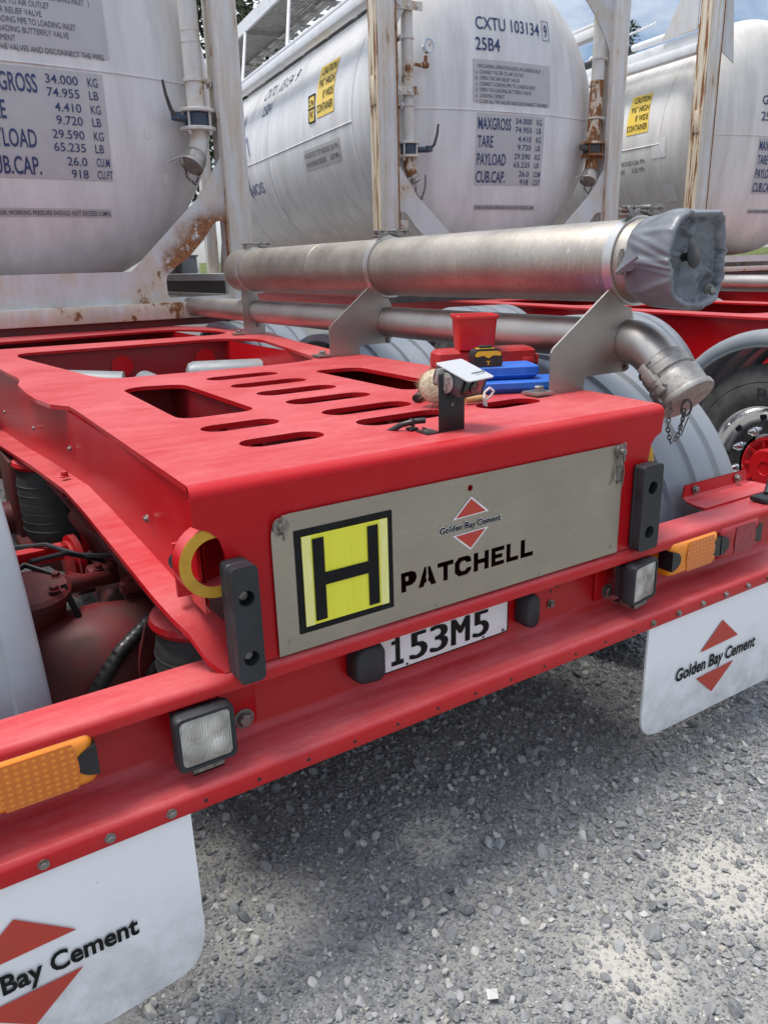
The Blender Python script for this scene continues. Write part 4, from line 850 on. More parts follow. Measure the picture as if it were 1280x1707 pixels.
# ------------------------------------------------------------------ small things on the deck
CB = thing('reversing_camera', 'white and black reversing camera on an upright black steel bracket at the deck edge', 'camera', (.02, .10, D))
MB().bx(-.009, .056, .079, .082, D+.0005, D+.118, .001).bx(-.009, -.006, .082, .14, D+.0005, D+.0035, .0008).bx(-.038, -.0092, .079, .118, D+.0004, D+.003).build('bracket', 'blacksteel', CB)
q = MB().lathe([(0, .009), (.0015, .009), (.0015, .005), (.005, .005), (.0055, .001)], (-.023, .098, D+.003), (0, 0, 1), 16); q.cyl((.024, .079, D+.055), (.024, .0775, D+.055), .0035, 10); q.build('bracket_bolt', 'zinc', CB)
cr_ = Matrix.Translation((.052, .083, D+.101)) @ Matrix.Rotation(R(14), 4, 'Z') @ Matrix.Rotation(R(20), 4, 'X') @ Matrix.Scale(.80, 4)
q = MB(); q.M = cr_; q.rings([[(a*k, y, b*k+.0) for a, b in rpoly([(-.048, -.030), (.048, -.030), (.055, -.004), (.050, .024), (-.050, .024), (-.055, -.004)], .008)] for y, k in ((-.034, .9), (-.038, .97), (-.034, 1), (.05, .98), (.055, .9))]); hs = q.build('camera_housing', 'camgrey', CB, smooth=35)
q = MB(); q.M = cr_; q.plate(rpoly([(-.054, -.055), (.054, -.055), (.053, .056), (-.053, .056)], .008), [], .003, lambda a, b, c: (a, b, .0265+c-.10*max(0, -.04-b)*.3)); q.build('sun_shade', 'camwhite', hs, smooth=40)
q = MB(); q.M = cr_; q.text('reversing', -.002, .040, -.026, -.017, lambda a, b: (a, b, .0284), .02).bx(.043, .049, -.028, -.018, .0281, .0285).text('CAMERA SYSTEMS', .002, .038, -.034, -.030, lambda a, b: (a, b, .0284)); q.build('camera_lettering', 'ink', hs, smooth=0)
q = MB(); q.M = cr_; q.bx(-.038, .038, -.0395, -.0375, -.022, .018, .001).lathe([(0, .016), (.004, .0165), (.005, .013), (.003, .011), (.004, .004)], (0, -.039, -.001), (0, -1, 0), 28).bx(-.03, .03, -.0405, -.0385, -.02, -.018); q.build('camera_lens', 'glass', hs)
q = MB(); q.M = cr_; q.lathe([(0, .026), (.003, .026), (.0035, .024)], (-.056, .008, -.004), (-1, 0, 0), 24)
q.bx(-.062, -.058, .0, .04, -.016, .014)
for z in (-.016, .0, .014): q.cyl((-.059, .0, z), (-.064, .0, z), .0042, 10)
q.M = None; q.bx(-.0085, .012, .083, .09, D+.098, D+.128, .001); q.build('camera_arm', 'cast', CB)
q = MB().tube([(.055, .125, D+.112), (.05, .14, D+.118), (.048, .15, D+.10)], .005, 10).tube([(-.010, .125, D+.020), (-.03, .135, D+.019), (-.055, .15, D+.012), (-.075, .18, D-.01), (-.08, .23, D-.05)], .0062, 12).box((-.035, .137, D+.017), (.005, .016, .016), .002).box((-.035, .137, D+.004), (.02, .02, .006), .002); q.build('camera_cable', 'black', CB)
q = MB().tube([(.16, .40, D+.012), (.20, .43, D+.014), (.25, .47, D+.02)], .010, 12).tube([(.20, .43, D+.014), (.225, .45, D+.018)], .014, 12); o = q.build('cable_connector', 'black', None); o['label'] = 'black cable connector lying on the red deck behind the brush'; o['category'] = 'cable'

def local_mb(c, rz):
    q = MB(); q.M = Matrix.Translation(c) @ Matrix.Rotation(R(rz), 4, 'Z'); return q
# blue foam blocks: wide lower, narrower upper
C1 = (.47, .40, D+.001)
BL = thing('foam_block', 'bright blue foam slab lying lowest on the deck beside the steel bracket', 'foam block', C1)
def foam(c, rz, L, W, H, name, root):
    q = local_mb(c, rz); q.rings([[(a, b, z) for a, b in rrect(-L/2+i, L/2-i, -W/2+i, W/2-i, .006)] for z, i in ((0, .012), (.002, .010), (.006, .006), (H*.45, .0), (H-.003, .0), (H, .003))]); return q.build(name, 'blue', root, smooth=30)
foam((.48, .385, D+.001), -26, .215, .12, .030, 'slab', BL)
q = local_mb((.48, .385, D+.001), -26); q.bx(-.10, .10, .058, .062, .010, .022, .002).build('slab_edge', 'blue', BL)
BU = thing('foam_block', 'bright blue foam slab with the tape measure on it, upper of the two slabs', 'foam block', (.46, .43, D+.033))
foam((.455, .43, D+.0325), -26, .185, .11, .034, 'slab', BU); q = local_mb((.455, .43, D+.0325), -26); q.bx(-.085, .085, -.057, -.053, .010, .014, .001).build('slab_seam', 'blue', BU)
# tape measure
TM = thing('tape_measure', 'black and yellow tape measure sitting on the blue foam', 'tape measure', (.40, .425, D+.067))
q = local_mb((.402, .425, D+.0668), -22); q.rings([[(a, y, b) for a, b in rpoly([(-.036, 0), (.036, 0), (.04, .012), (.036, .036), (.026, .046), (-.03, .046), (-.04, .034), (-.04, .01)], .008)] for y in (-.022, .022)]); b_ = q.build('case', 'black', TM, smooth=40)
q = local_mb((.402, .425, D+.0668), -22); q.rings([[(a, y, b) for a, b in rpoly([(-.034, .026), (-.012, .030), (0, .022), (.012, .030), (.034, .028), (.034, .038), (.022, .041), (-.026, .041), (-.036, .034)], .004)] for y in (-.0235, -.0215)]).bx(-.026, .02, -.012, .012, .0455, .047).text('T', -.006, .006, .006, .016, lambda a, b: (a, -.0228, b), .03); q.build('case_trim', 'tapeyellow', TM)
q = local_mb((.402, .425, D+.0668), -22); q.bx(-.020, .016, -.008, .008, .0468, .054, .003).build('lock_button', 'black', TM)
# red tool case
TC = thing('tool_case', 'dark red plastic tool case lying flat under the red bin', 'tool case', (.50, .60, D))
cc = (.535, .60, D+.001)
q = local_mb(cc, -20); q.rings([[(a, b, z) for a, b in rpoly([(-.15+i, -.05+i), (.15-i, -.05+i), (.155-i, .05-i), (-.115+i*.5, .06-i), (-.15+i, .03)], .014)] for z, i in ((0, .008), (.008, 0), (.040, 0), (.042, .003), (.046, .003), (.048, 0), (.082, .002), (.09, .012))]); q.build('case_body', 'casered', TC, smooth=35)
for a in (-.06, .045, .12):
    q = local_mb(cc, -20); q.bx(a-.016, a+.016, -.058, -.049, .028, .064, .003).bx(a-.010, a+.010, -.060, -.057, .034, .040, .001).bx(a-.010, a+.010, -.060, -.057, .050, .058, .001); q.build('case_latch', 'casered', TC)
q = local_mb(cc, -20)
for k in range(3): q.bx(.152, .160, -.04+.03*k, -.02+.03*k, .02, .07, .003)
q.build('case_rib', 'casered', TC)
# red bin
BN = thing('parts_bin', 'small bright red open plastic bin standing on the tool case', 'storage bin', (.50, .60, D+.093))
c = (.505, .60, D+.0925)
q = local_mb(c, -28); w_, d_, h_ = .056, .052, .094
sect = lambda k, i: rrect(-w_*k+i, w_*k-i, -d_*k+i, d_*k-i, .008)
q.rings([[(a, b, z) for a, b in sect(k, i)] for z, k, i in ((.004, .86, .004), (0, .86, .004), (0, .88, 0), (.004, .89, 0), (h_*.90, 1.0, 0), (h_*.90, 1.07, 0), (h_*.94, 1.08, 0), (h_, 1.08, 0), (h_+.0015, 1.06, 0), (h_, 1.02, 0), (h_*.9, .97, 0), (.006, .85, 0))], cap=True); b_ = q.build('bin_body', 'binred', BN, smooth=35)
q = local_mb(c, -28)
for s in (-1, 1): q.M = Matrix.Translation(c) @ Matrix.Rotation(R(-28), 4, 'Z'); q._add([(s*.010+o, -d_*(.89+.11*t)-e, .006+t*h_*.86) for t in (0, 1) for o, e in ((-.002, .0), (-.002, .002), (.002, .002), (.002, 0))], [(0, 4, 5, 1), (1, 5, 6, 2), (2, 6, 7, 3), (0, 1, 2, 3), (4, 7, 6, 5)])
q.build('bin_rib', 'binred', BN)
# brush
BR = thing('scrubbing_brush', 'worn brush with pale natural bristles lying behind the camera', 'brush', (.19, .34, D))
bc = Vector((.175, .335, D+.048)); ax = Vector((-.75, -.62, .12)).normalized(); q1 = ax.orthogonal().normalized(); q2 = ax.cross(q1)
q = MB(); q.box(bc-ax*.02, (.05, .04, .05), .01, rot=Matrix((ax, q1, q2)).transposed()); q.box(bc-ax*.09+Vector((.03, -.02, -.03)), (.16, .024, .02), .008, rot=Matrix((ax, q1, q2)).transposed()); q.build('handle', 'wood', BR)
q = MB(); q.lathe([(-.02, .024), (.0, .036), (.016, .040), (.030, .036), (.040, .024), (.044, .002)], bc-ax*.004, ax, 40)
for i in range(2600):
    u, v = random.uniform(-1, 1), random.uniform(-1, 1)
    if u*u+v*v > 1: continue
    b0 = bc+(q1*u+q2*v)*.030; sp = .012+random.random()*.006; wild = 2.4 if random.random() < .02 else 1
    e = bc+ax*(.024+.016*(1-u*u-v*v)*random.uniform(.6, 1.1))*wild*1.15+(q1*u+q2*v)*(.030+sp*wild)+Vector((random.gauss(0, .003), random.gauss(0, .003), random.gauss(0, .003)))
    t = (e-b0).normalized(); w = t.orthogonal().normalized()*.0006; w2 = t.cross(w).normalized()*.0006; o = len(q.v)
    q._add([b0+w, b0+w2-w*.5, b0-w2-w*.5, e], [(0, 1, 3), (1, 2, 3), (2, 0, 3)])
q.build('bristles', 'bristle', BR, smooth=0)
q = MB(); pts = [(.262, .262, D+.002), (.258, .258, D+.02), (.262, .262, D+.032), (.274, .258, D+.042), (.284, .254, D+.034), (.276, .256, D+.022), (.264, .26, D+.014), (.266, .258, D-.006)]
sm_ = []
for i in range(len(pts)-1):
    for k in range(4): sm_.append(tuple(Vector(pts[i]).lerp(Vector(pts[i+1]), k/4)))
o = q.tube(sm_, .0028, 8).build('cord_loop', 'string', None); o['label'] = 'knotted white cord loop at the edge of the deck slot by the camera'; o['category'] = 'cord'
o = MB().tube([(.235, .30, D+.012), (.29, .29, D+.012)], .009, 12).build('wooden_peg', 'wood', None); o['label'] = 'short piece of round wood lying under the blue foam by the white cord'; o['category'] = 'wood stick'

# ------------------------------------------------------------------ tank containers
TR_, TD, TV0, TP = 1.19, .44, .52, 2.35     # tank radius, depth of the dished end, where the cylinder begins
W2 = 1.219
def container(name_label, lx, ly, th, zc, tankm, gauge=False, left_pipe=False, right_pipe=True, rustright=False, post_side='frame_rust', markings='full', side=None, length=6.05, topbits=False, stain=1):
    zb = zc-1.365
    root = thing('tank_container', name_label, 'tank container', (lx, ly, zb), -th, 'tank containers on the trailers', local=True)
    uc = W2
    def dome(a, dz, e=.004):
        k = max(0.0, 1-(math.hypot(a, dz)/TR_)**TP)**(1/TP); return (uc+a, TV0-TD*k-e, zc+dz)
    def cyl(v, dz, e=.004):
        r = TR_+e; return (uc-math.sqrt(max(0, r*r-dz*dz)), v, zc+dz)
    # tank: both dished ends and the barrel
    prof_ = []
    for k in range(25):
        t = math.pi/2*k/24; prof_.append((TV0-TD*math.cos(t)**(2/TP), TR_*math.sin(t)**(2/TP)))
    prof_ += [(TV0+.02, TR_), (length-.9, TR_)]+[(length-.9+TD*math.sin(math.pi/2*k/10), TR_*math.cos(math.pi/2*k/10)) for k in range(1, 11)]
    tk = MB().lathe(prof_, (uc, 0, zc), (0, 1, 0), 96).build('tank', tankm, root, smooth=60)
    q = MB()   # weld seams: across the end, round the knuckle, along the barrel
    q.tube([dome(-.98+1.96*i/40, .0 if True else 0, .001) for i in range(41)], .006, 6)
    for v in (TV0+.07, 2.9): q.tube([(uc+(TR_+.001)*math.cos(2*math.pi*i/72), v, zc+(TR_+.001)*math.sin(2*math.pi*i/72)) for i in range(72)], .006, 6, closed=True)
    q.tube([(uc-TR_-.001, v, zc-.045) for v in (TV0+.07, 5)], .006, 6); q.build('weld_seam', tankm, tk, smooth=60)
    def panel(a0, a1, z0, z1, m, nm, e=.003, skew=0):
        q = MB(); n = 14; q.grid([[dome(a0+(a1-a0)*i/n+skew*(j/n-.5), z0+(z1-z0)*j/n, e) for j in range(n+1)] for i in range(n+1)]); return q.build(nm, m, tk, smooth=60)
    # lettering on the end
    def ln(mm, s, a0, a1, z0, z1, w=0): MB().text(s, a0, a1, z0, z1, lambda a, b: dome(a, b, .0065), w).build('end_lettering', mm, tk, smooth=0)
    ink, gi = 'navy', 'greyink'
    rows = (('MAXGROSS', 'KG', '34.000', 'LB', '74.955'), ('TARE', 'KG', '4.410', 'LB', '9.720'), ('PAYLOAD', 'KG', '29.590', 'LB', '65.235'), ('CUB.CAP.', 'CU.M', '26.0', 'CU.FT', '918'))
    panel(-.285, .412, -.568, -.018, 'film', 'marking_panel')
    zt = -.035
    for i, (nm, u1, n1, u2, n2) in enumerate(rows):
        z = zt-.136*i; wn = {'MAXGROSS': .325, 'TARE': .15, 'PAYLOAD': .285, 'CUB.CAP.': .29}[nm]
        ln(ink, nm, -.272, -.272+wn, z-.105, z-.012, .012)
        for s, zz, un in ((n1, z-.052, u1), (n2, z-.117, u2)):
            wd = .031*len(s)-.014*s.count('.'); ln(ink, s, .272-wd, .272, zz, zz+.046, .004)
            wu = {'KG': .055, 'LB': .05, 'CU.M': .075, 'CU.FT': .088}[un]; ln(ink, un, .325, .325+wu, zz, zz+.046, .004)
    if markings == 'full':
        panel(-.318, .465, .062, .378, 'film', 'marking_panel')
        g_ = [('PAYLOADING OPERATION GUIDE (VIA LOADING INLET   )', -.27, .39), ('a.  CONNECT FILTER TO AIR OUTLET', -.295, .175), ('b.  OPEN THE AIR RELIEF VALVE', -.295, .13), ('c.  CONNECT LOADING PIPE TO LOADING INLET', -.295, .30), ('d.  OPEN THE LOADING BUTTERFLY VALVE', -.295, .255), ('e.  LOADING CEMENT', -.295, -.02), ('f.  CLOSE ALL THE VALVES AND DISCONNECT THE PIPES.', -.295, .44)]
        for i, (s, a0, a1) in enumerate(g_): ln(gi, s, a0, a1, .340-.0435*i-.026, .340-.0435*i+.004, .0)
        ln(ink, 'CXTU 103134', -.275, .36, .602, .70, .006); ln(ink, '9', .415, .45, .602, .70, .006); ln(ink, '25B4', -.288, -.058, .447, .545, .008)
        q = MB()
        for p0, p1 in (((.395, .575), (.395, .725)), ((.395, .725), (.47, .725)), ((.47, .725), (.47, .575)), ((.47, .575), (.395, .575))): q.tube([dome(*p0, .006), dome(*p1, .006)], .0022, 4)
        q.build('check_digit_frame', 'navy', tk)
    else:
        ln(ink, 'GBA', -.285, -.04, .30, .39, .008); ln(ink, '25', -.29, -.16, .145, .235, .008)
    panel(-.262, .39, -.766, -.722, 'film', 'marking_panel'); ln(gi, 'TANK WORKING PRESSURE SHOULD NOT EXCEED 0.2MPa', -.252, .382, -.758, -.732, .004)
    for a, z in ((-.539, -.28), (.65, -.30), (-.633, -.55), (.757, -.54)): panel(a-.016, a+.016, z-.027, z+.027, 'patch', 'reflector_patch')
    if side == 'near':
        # markings on the long side
        def quad(TL, TR2, BR2, BL2, e): return lambda a, b: cyl(*(Vector(BL2).lerp(Vector(BR2), a)).lerp(Vector(TL).lerp(Vector(TR2), a), b), e)
        f = quad((1.53, .555), (1.09, .555), (.98, .10), (1.38, .10), .004); n = 8
        q = MB(); q.grid([[f(i/n, j/n) for j in range(n+1)] for i in range(n+1)]); q.build('caution_sticker', 'yellow', tk, smooth=60)
        f2 = quad((1.53, .555), (1.09, .555), (.98, .10), (1.38, .10), .0075); q = MB()
        for i, (s, a0, a1) in enumerate((('CAUTION', .18, .94), ('9\'6" HIGH', .12, .96), ('8\' WIDE', .38, .97), ('CONTAINER', .03, .96))): q.text(s, a0, a1, .80-.235*i, .80-.235*i+.155, f2, .006)
        q.build('caution_lettering', 'ink', tk, smooth=0)
        f = quad((1.66, .33), (1.50, .33), (1.43, .09), (1.58, .09), .004); q = MB(); q.grid([[f(i/4, j/6) for j in range(7)] for i in range(5)]); q.build('height_sticker', 'yellow', tk, smooth=60)
        f2 = quad((1.66, .33), (1.50, .33), (1.43, .09), (1.58, .09), .0075); q = MB()
        q.text('2.9m', .15, .85, .60, .86, f2, .01).text('9\'6"', .2, .8, .14, .40, f2, .01)
        for p0, p1 in (((0, 0), (1, 0)), ((1, 0), (1, 1)), ((1, 1), (0, 1)), ((0, 1), (0, 0)), ((0, .5), (1, .5))): q.tube([f2(*p0), f2(*p1)], .006, 4)
        q.build('height_lettering', 'ink', tk, smooth=0)
        q = MB(); fl_ = lambda v0, sk: (lambda a, b: cyl(v0-a-sk*(.7-b), b, .006))
        q.text('CXTU 103134', 0, .93, .60, .735, fl_(3.42, .25), .0).text('9', 1.03, 1.11, .60, .735, fl_(3.42, .25), .0).text('25B4', 0, .33, .41, .53, fl_(3.30, .25), .0); q.build('side_lettering', 'navy', tk, smooth=0)
        f = quad((1.79, -.125), (.90, -.125), (.93, -.305), (1.81, -.305), .004); q = MB(); q.grid([[f(i/8, j/6) for j in range(7)] for i in range(9)]); q.build('marking_panel', 'film', tk, smooth=60)
        f2 = quad((1.79, -.125), (.90, -.125), (.93, -.305), (1.81, -.305), .0065); q = MB(); q.text('HYDROSTATIC TEST PRESSURE 0.286 MPa', .03, .97, .58, .84, f2).text('MAX.WORKING PRESSURE', .05, .62, .16, .42, f2).text('0.20 MPa', .74, .97, .16, .42, f2)
        q.build('side_small_lettering', 'greyink', tk, smooth=0)
        q = MB(); q.text('NOS', 0, .55, -.37, -.25, lambda a, b: cyl(3.77-a, b, .006), .012)
        def ribbon(pts, w):
            P = [Vector(p) for p in pts]; L_, R_ = [], []
            for i, p in enumerate(P):
                t = (P[min(i+1, len(P)-1)]-P[max(i-1, 0)]).normalized(); nn = Vector((-t.y, t.x)); ww = w*(1-.6*i/(len(P)-1)); L_.append(cyl(*(p+nn*ww), .006)); R_.append(cyl(*(p-nn*ww), .006))
            q.grid([L_, R_])
        ribbon([(4.25, .05), (4.12, .25), (4.02, .38), (3.94, .42), (3.88, .36)], .055); ribbon([(3.94, .42), (3.95, .52), (3.90, .44)], .035)
        ribbon([(3.95, -.02), (3.82, .18), (3.70, .26), (3.62, .16), (3.55, .05)], .034); ribbon([(3.98, -.10), (3.83, -.13), (3.72, -.16), (3.74, -.28), (3.71, -.40)], .036); ribbon([(4.2, -.12), (4.02, -.02), (3.92, .02)], .07)
        q.build('horse_emblem', 'violet', tk, smooth=0)
    if side == 'far':
        def quad(TL, TR2, BR2, BL2, e): return lambda a, b: cyl(*(Vector(BL2).lerp(Vector(BR2), a)).lerp(Vector(TL).lerp(Vector(TR2), a), b), e)
        Q = ((1.14, .50), (.84, .50), (.775, .10), (1.105, .10))
        f = quad(*Q, .004); q = MB(); q.grid([[f(i/8, j/8) for j in range(9)] for i in range(9)]); q.build('caution_sticker', 'yellow', tk, smooth=60)
        f2 = quad(*Q, .0075); q = MB()
        for i, (s, a0, a1) in enumerate((('CAUTION', .18, .94), ('9\'6" HIGH', .12, .96), ('8\' WIDE', .38, .97), ('CONTAINER', .03, .96))): q.text(s, a0, a1, .80-.235*i, .80-.235*i+.155, f2, .006)
        q.build('caution_lettering', 'ink', tk, smooth=0)
        f = quad((1.6, -.13), (.78, -.13), (.80, -.32), (1.6, -.32), .0045); q = MB(); q.text('HYDROSTATIC TEST PRESSURE 0.266 MPa', 0, .98, .58, .84, f).text('MAX.WORKING PRESSURE', 0, .6, .16, .42, f).text('0.20 MPa', .74, .98, .16, .42, f); q.build('side_small_lettering', 'greyink', tk, smooth=0)
        for (v0, v1, z0, z1) in ((.70, .50, -.18, .02), (.6, .42, -.62, -.45)):
            q = MB(); q.grid([[cyl(v0+(v1-v0)*i/4, z0+(z1-z0)*j/4, .004) if v0 > .58 else cyl(v0+(v1-v0)*i/4+.2, z0+(z1-z0)*j/4, .004) for j in range(5)] for i in range(5)]); q.build('bare_patch', 'patch', tk, smooth=60)
    # corner posts, sills, rails
    ztop = zb+2.89
    for u0, u1, near in ((0, .158, True), (2*uc-.158, 2*uc, False)):
        for v0 in (0, length-.16):
            q = MB(); q.bx(u0, u1, v0, v0+.16, zb, ztop, .008)
            p_ = q.build('corner_post', 'frame', root, smooth=40)
            if near and v0 == 0:
                q = MB(); q.rings([[(a, b, z) for a, b in rrect(u0-.012, u0+.004, v0+.004, v0+.15, .006)] for z in (zb+.02, ztop)]); q.build('post_edge', post_side, root, smooth=40)
                q = MB().bx(u0-.022, u0-.008, v0+.03, v0+.125, zc-.02, zc+.19, .006); q.build('post_doubler', post_side, root, smooth=40)
                q = MB().tube([(u1-.002, v0-.001, zb+.1), (u1-.002, v0-.001, ztop)], .006, 6).build('post_weld', 'scab', root)
    MB().bx(-.001+.0, 2*uc, -.022, .15, zb, zb+(.098 if not topbits else .05), .006).build('bottom_sill', 'sill', root)
    MB().bx(.158, 2*uc-.158, .0, .15, ztop-.12, ztop-.004, .006).bx(0, 2*uc, length-.15, length, zb+.001, zb+.098, .006).build('cross_rail', 'frame', root)
    for u0 in (0, 2*uc-.10): MB().bx(u0+.002, u0+.10, .16, length-.16, zb+.004, zb+.12, .006).build('bottom_rail', 'frame', root)
    for u0 in (-.015, 2*uc-.10):
        q = MB().bx(u0+.004, u0+.10, .16, length-.16, zc+.715, zc+.80, .008)
        if not topbits: q.bx(u0+.004, u0+.10, .16, length-.16, zc+.80, zc+.83, .004)
        else: q.bx(u0+.03, u0+.12, .16, length-.16, zc+.80, zc+.90, .008)
        q.build('top_rail', 'whitesteel', root)
    # end plate: ring of gussets in front of the tank
    rt_ = [p for p in arc(0, 0, 1.165, 26, 154, 24)]
    if topbits: rt_ = [(1.05, 1.3), (-1.05, 1.3)]
    op = [(-.43, -1.08), (.43, -1.08), (.88, -.665), (1.055, -.42)]+rt_+[(-1.055, -.42), (-.88, -.665)]
    if topbits: op = [(-1.05, -1.2), (1.05, -1.2)]+rt_
    hr = rpoly([(.635, -1.24), (.635, -1.115), (.70, -1.06), (.79, -1.005), (.90, -.90), (.97, -.81), (1.0, -.79), (1.05, -.79), (1.05, -1.24)], .03)
    outer = [(-1.061, -1.267), (1.061, -1.267), (1.061, 1.40), (-1.061, 1.40)]
    hh = [hr, [(-a, b) for a, b in hr]] if not topbits else []
    hh = [[(max(-1.05, min(1.05, a)), min(b, 1.24)) for a, b in h] for h in hh]
    MB().plate(outer, [op]+hh, .012, lambda a, b, c: (uc+a, .045+c, zc+b)).build('end_plate', 'gusset_stain' if stain else 'gusset', root, smooth=0)
    if stain:
        MB().bx(2.37, 2.436, .16, 5.9, zb+.215, zb+.258, .004).build('inner_rail', 'whitesteel', root)
        q = MB().bx(2.37, 2.50, 1.25, 1.62, zb+.262, zb+.385, .006).bx(2.36, 2.51, 1.24, 1.63, zb+.385, zb+.40, .004).bx(2.355, 2.37, 1.35, 1.43, zb+.27, zb+.38); q.build('valve_box', 'tank_grey', root)
        MB().bx(2.355, 2.365, .16, 5.9, zb+.125, zb+.214).build('shade_panel', 'darksteel', root)  # dark sheet added to stand for the shaded opening below the rail
        q = MB().lathe([(0, .05), (.06, .05), (.062, .10), (.09, .10), (.092, .06), (.20, .06), (.202, .085), (.23, .085), (.25, .04)], (2.30, .62, zb+.60), (-.5, .1, -.6), 24); q.build('bottom_valve', 'darksteel', root)
        MB().tube([(2.34, .55, zb+.72), (2.33, .8, zb+.66), (2.1, 2.6, zb+.50)], .05, 16).build('feed_pipe', 'pipepaint', root)
    # pipes
    def pipe(u, rust, nm, zv, tilt, handle, small=False):
        r = .055 if not small else .046; v = .10
        if rust:
            MB().cyl((u+.02, v, zc+.30), (u+.03, v, ztop-.14), r, 28).build(nm, 'pipepaint', root); pb = MB().tube([(u+.02, v, zc+.30), (u+.01, v, zc-.0), (u, v, zc+zv+.07)], r+.002, 28)
            pp_ = pb.build(nm, 'rustpipe', root)
        else: pp_ = MB().cyl((u, v, zc+zv+.07), (u, v, ztop-.14), r, 28).build(nm, 'pipepaint', root)
        q = MB()
        for zz in (.10, .16): q.lathe([(-.002, r), (0, r+.003), (.002, r)], (u+(.014 if rust else 0), v, zc+zz+.1), (0, 0, 1), 28, cap=False)
        q.build('pipe_weld', 'rustpipe' if rust else 'pipepaint', pp_)
        q = MB().cyl((u, v, zc+zv+.055), (u, v, zc+zv+.075), r*1.95, 32, .003).cyl((u, v, zc+zv-.045), (u, v, zc+zv-.025), r*1.95, 32, .003)
        for k in range(4):
            a = .6+math.pi/2*k; c, s_ = u+r*1.6*math.cos(a), v+r*1.6*math.sin(a); q.cyl((c, s_, zc+zv-.07), (c, s_, zc+zv+.06), .0075, 10); q.hexbolt((c, s_, zc+zv-.045), (0, 0, -1), .012, .014, False)
        q.build('flange', 'rustpipe' if rust else 'pipepaint', pp_, smooth=40)
        q = MB().cyl((u, v, zc+zv-.024), (u, v, zc+zv+.054), r*1.45, 28, .006).cyl((u, v, zc+zv+.015), (u+handle*.16, v-.06, zc+zv+.015), .022, 14).cyl((u+handle*.155, v-.06, zc+zv+.0), (u+handle*.155, v-.06, zc+zv+.04), .03, 14); q.build('valve', 'valve' if not rust else 'darksteel', pp_, smooth=40)
        if not rust:
            hx = u+handle*.16; q = MB(); q.tube([(hx, v-.075, zc+zv+.02), (hx+handle*.03, v-.085, zc+zv+.05), (hx+handle*.055, v-.09, zc+zv+.13), (hx+handle*.065, v-.09, zc+zv+.20)], [.012, .012, .010, .008], 10); q.build('valve_lever', 'darksteel', pp_)
        dvx = Vector((tilt, -.35, -1)).normalized(); e = Vector((u, v, zc+zv-.045)); pth = [e, e+Vector((0, 0, -.05)), e+Vector((tilt*.02, -.01, -.09)), e+Vector((0, 0, -.09))+dvx*.05]
        MB().tube(pth, r, 28).build('spout', 'rustpipe' if rust or small else 'pipepaint', pp_, smooth=60)
        c = pth[-1]; q = MB().lathe([(0, r*1.05), (.01, r*1.2), (.03, r*1.2), (.034, r*1.32), (.075, r*1.32), (.08, r*1.38), (.095, r*1.36), (.097, .001)] if not small else [(0, r*.9), (.01, r), (.03, r), (.032, r*.8), (.06, r*.85), (.065, r*.7), (.066, .001)], c, dvx, 32)
        q.box(c+dvx*.05+Vector((-r*1.4, 0, 0)), (.02, .03, .05), .004).cyl(c+dvx*.05+Vector((-r*1.4, 0, .02)), c+dvx*.05+Vector((-r*2.9, -.0, -.015)), .006, 8); q.build('spout_cap', 'cast', pp_, smooth=40)
        q = MB(); b = c+dvx*.10; chain(q, [b+Vector((r*1.3, 0, .09)), b+Vector((r*1.2, 0, -.01)), b+Vector((.02, 0, -.10)), b+Vector((-.03, 0, -.06)), b+Vector((-.035, 0, .0))], .0028, .026); q.build('cap_chain', 'darksteel', pp_)
        for zz in (.0, .47):
            q = MB(); q.lathe([(-.008, r+.001), (-.008, r+.010), (.008, r+.010), (.008, r+.001), (-.008, r+.001)], (u+(.012 if rust else 0), v, zc+zz), (0, 0, 1), 28, cap=False)
            w = 1 if u > uc else -1; q.bx(u+w*r, (2*uc-.13) if w > 0 else .15, v-.03, v+.03, zc+zz-.006, zc+zz+.006).bx(u+w*(r+.03), u+w*(r+.036), v-.04, v+.03, zc+zz-.03, zc+zz+.01).hexbolt((u+w*(r+.02), v-.03, zc+zz), (0, -1, 0), .012, .012)
            q.build('pipe_clamp', 'pipepaint' if not rust else 'frame', pp_, smooth=40)
        return pp_
    if right_pipe: pipe(2*uc-.265, rustright, 'discharge_pipe', -.23 if not rustright else -.27, -.75 if not rustright else -.55, -1)
    if left_pipe:
        p_ = pipe(.30, False, 'air_pipe', -.335, .55, 1, True)
        MB().cyl((.195, .10, zb+.25), (.195, .10, ztop-.13), .021, 16).build('drain_pipe', 'rustpipe', root)
        for zz in (.12, .70, -.86):
            q = MB(); x1 = .40 if zz > -.5 else .25; q.bx(.158, x1, .03, .036, zc+zz-.055, zc+zz).bx(.158, x1, .03, .10, zc+zz, zc+zz+.006)
            for k in range(3 if x1 > .3 else 1): q.hexbolt((.20+.075*k, .03, zc+zz-.03), (0, -1, 0), .013, .012)
            q.build('pipe_bracket', 'frame', root)
    if gauge:
        c = Vector((.465, .09, zc+.42)); q = MB().tube([(.33, .10, zc+.30), (.42, .09, zc+.29), (.455, .09, zc+.30), (.46, .09, zc+.36)], .014, 12).lathe([(0, .022), (.03, .026), (.05, .02)], (.43, .09, zc+.295), (1, 0, 0), 12)
        gs = q.build('gauge_pipe', 'rustpipe', root)
        dx = Vector((.15, -1, .1)).normalized(); MB().lathe([(0, .035), (.002, .050), (.035, .052), (.042, .052), (.042, .045), (.038, .044)], c, dx, 32).build('gauge_case', 'chrome', gs, smooth=40)
        q = MB().lathe([(.0375, .044), (.0385, .044), (.039, .001)], c, dx, 32); q.build('gauge_dial', 'dialwhite', gs)
        s1 = Vector((1, .15, 0)).normalized(); s2 = s1.cross(-dx); q = MB(); o = c+dx*.041
        q.tube([o-s1*.008-s2*.010, o+s1*.022+s2*.024], .0016, 5).cyl(o, o+dx*.002, .004, 10)
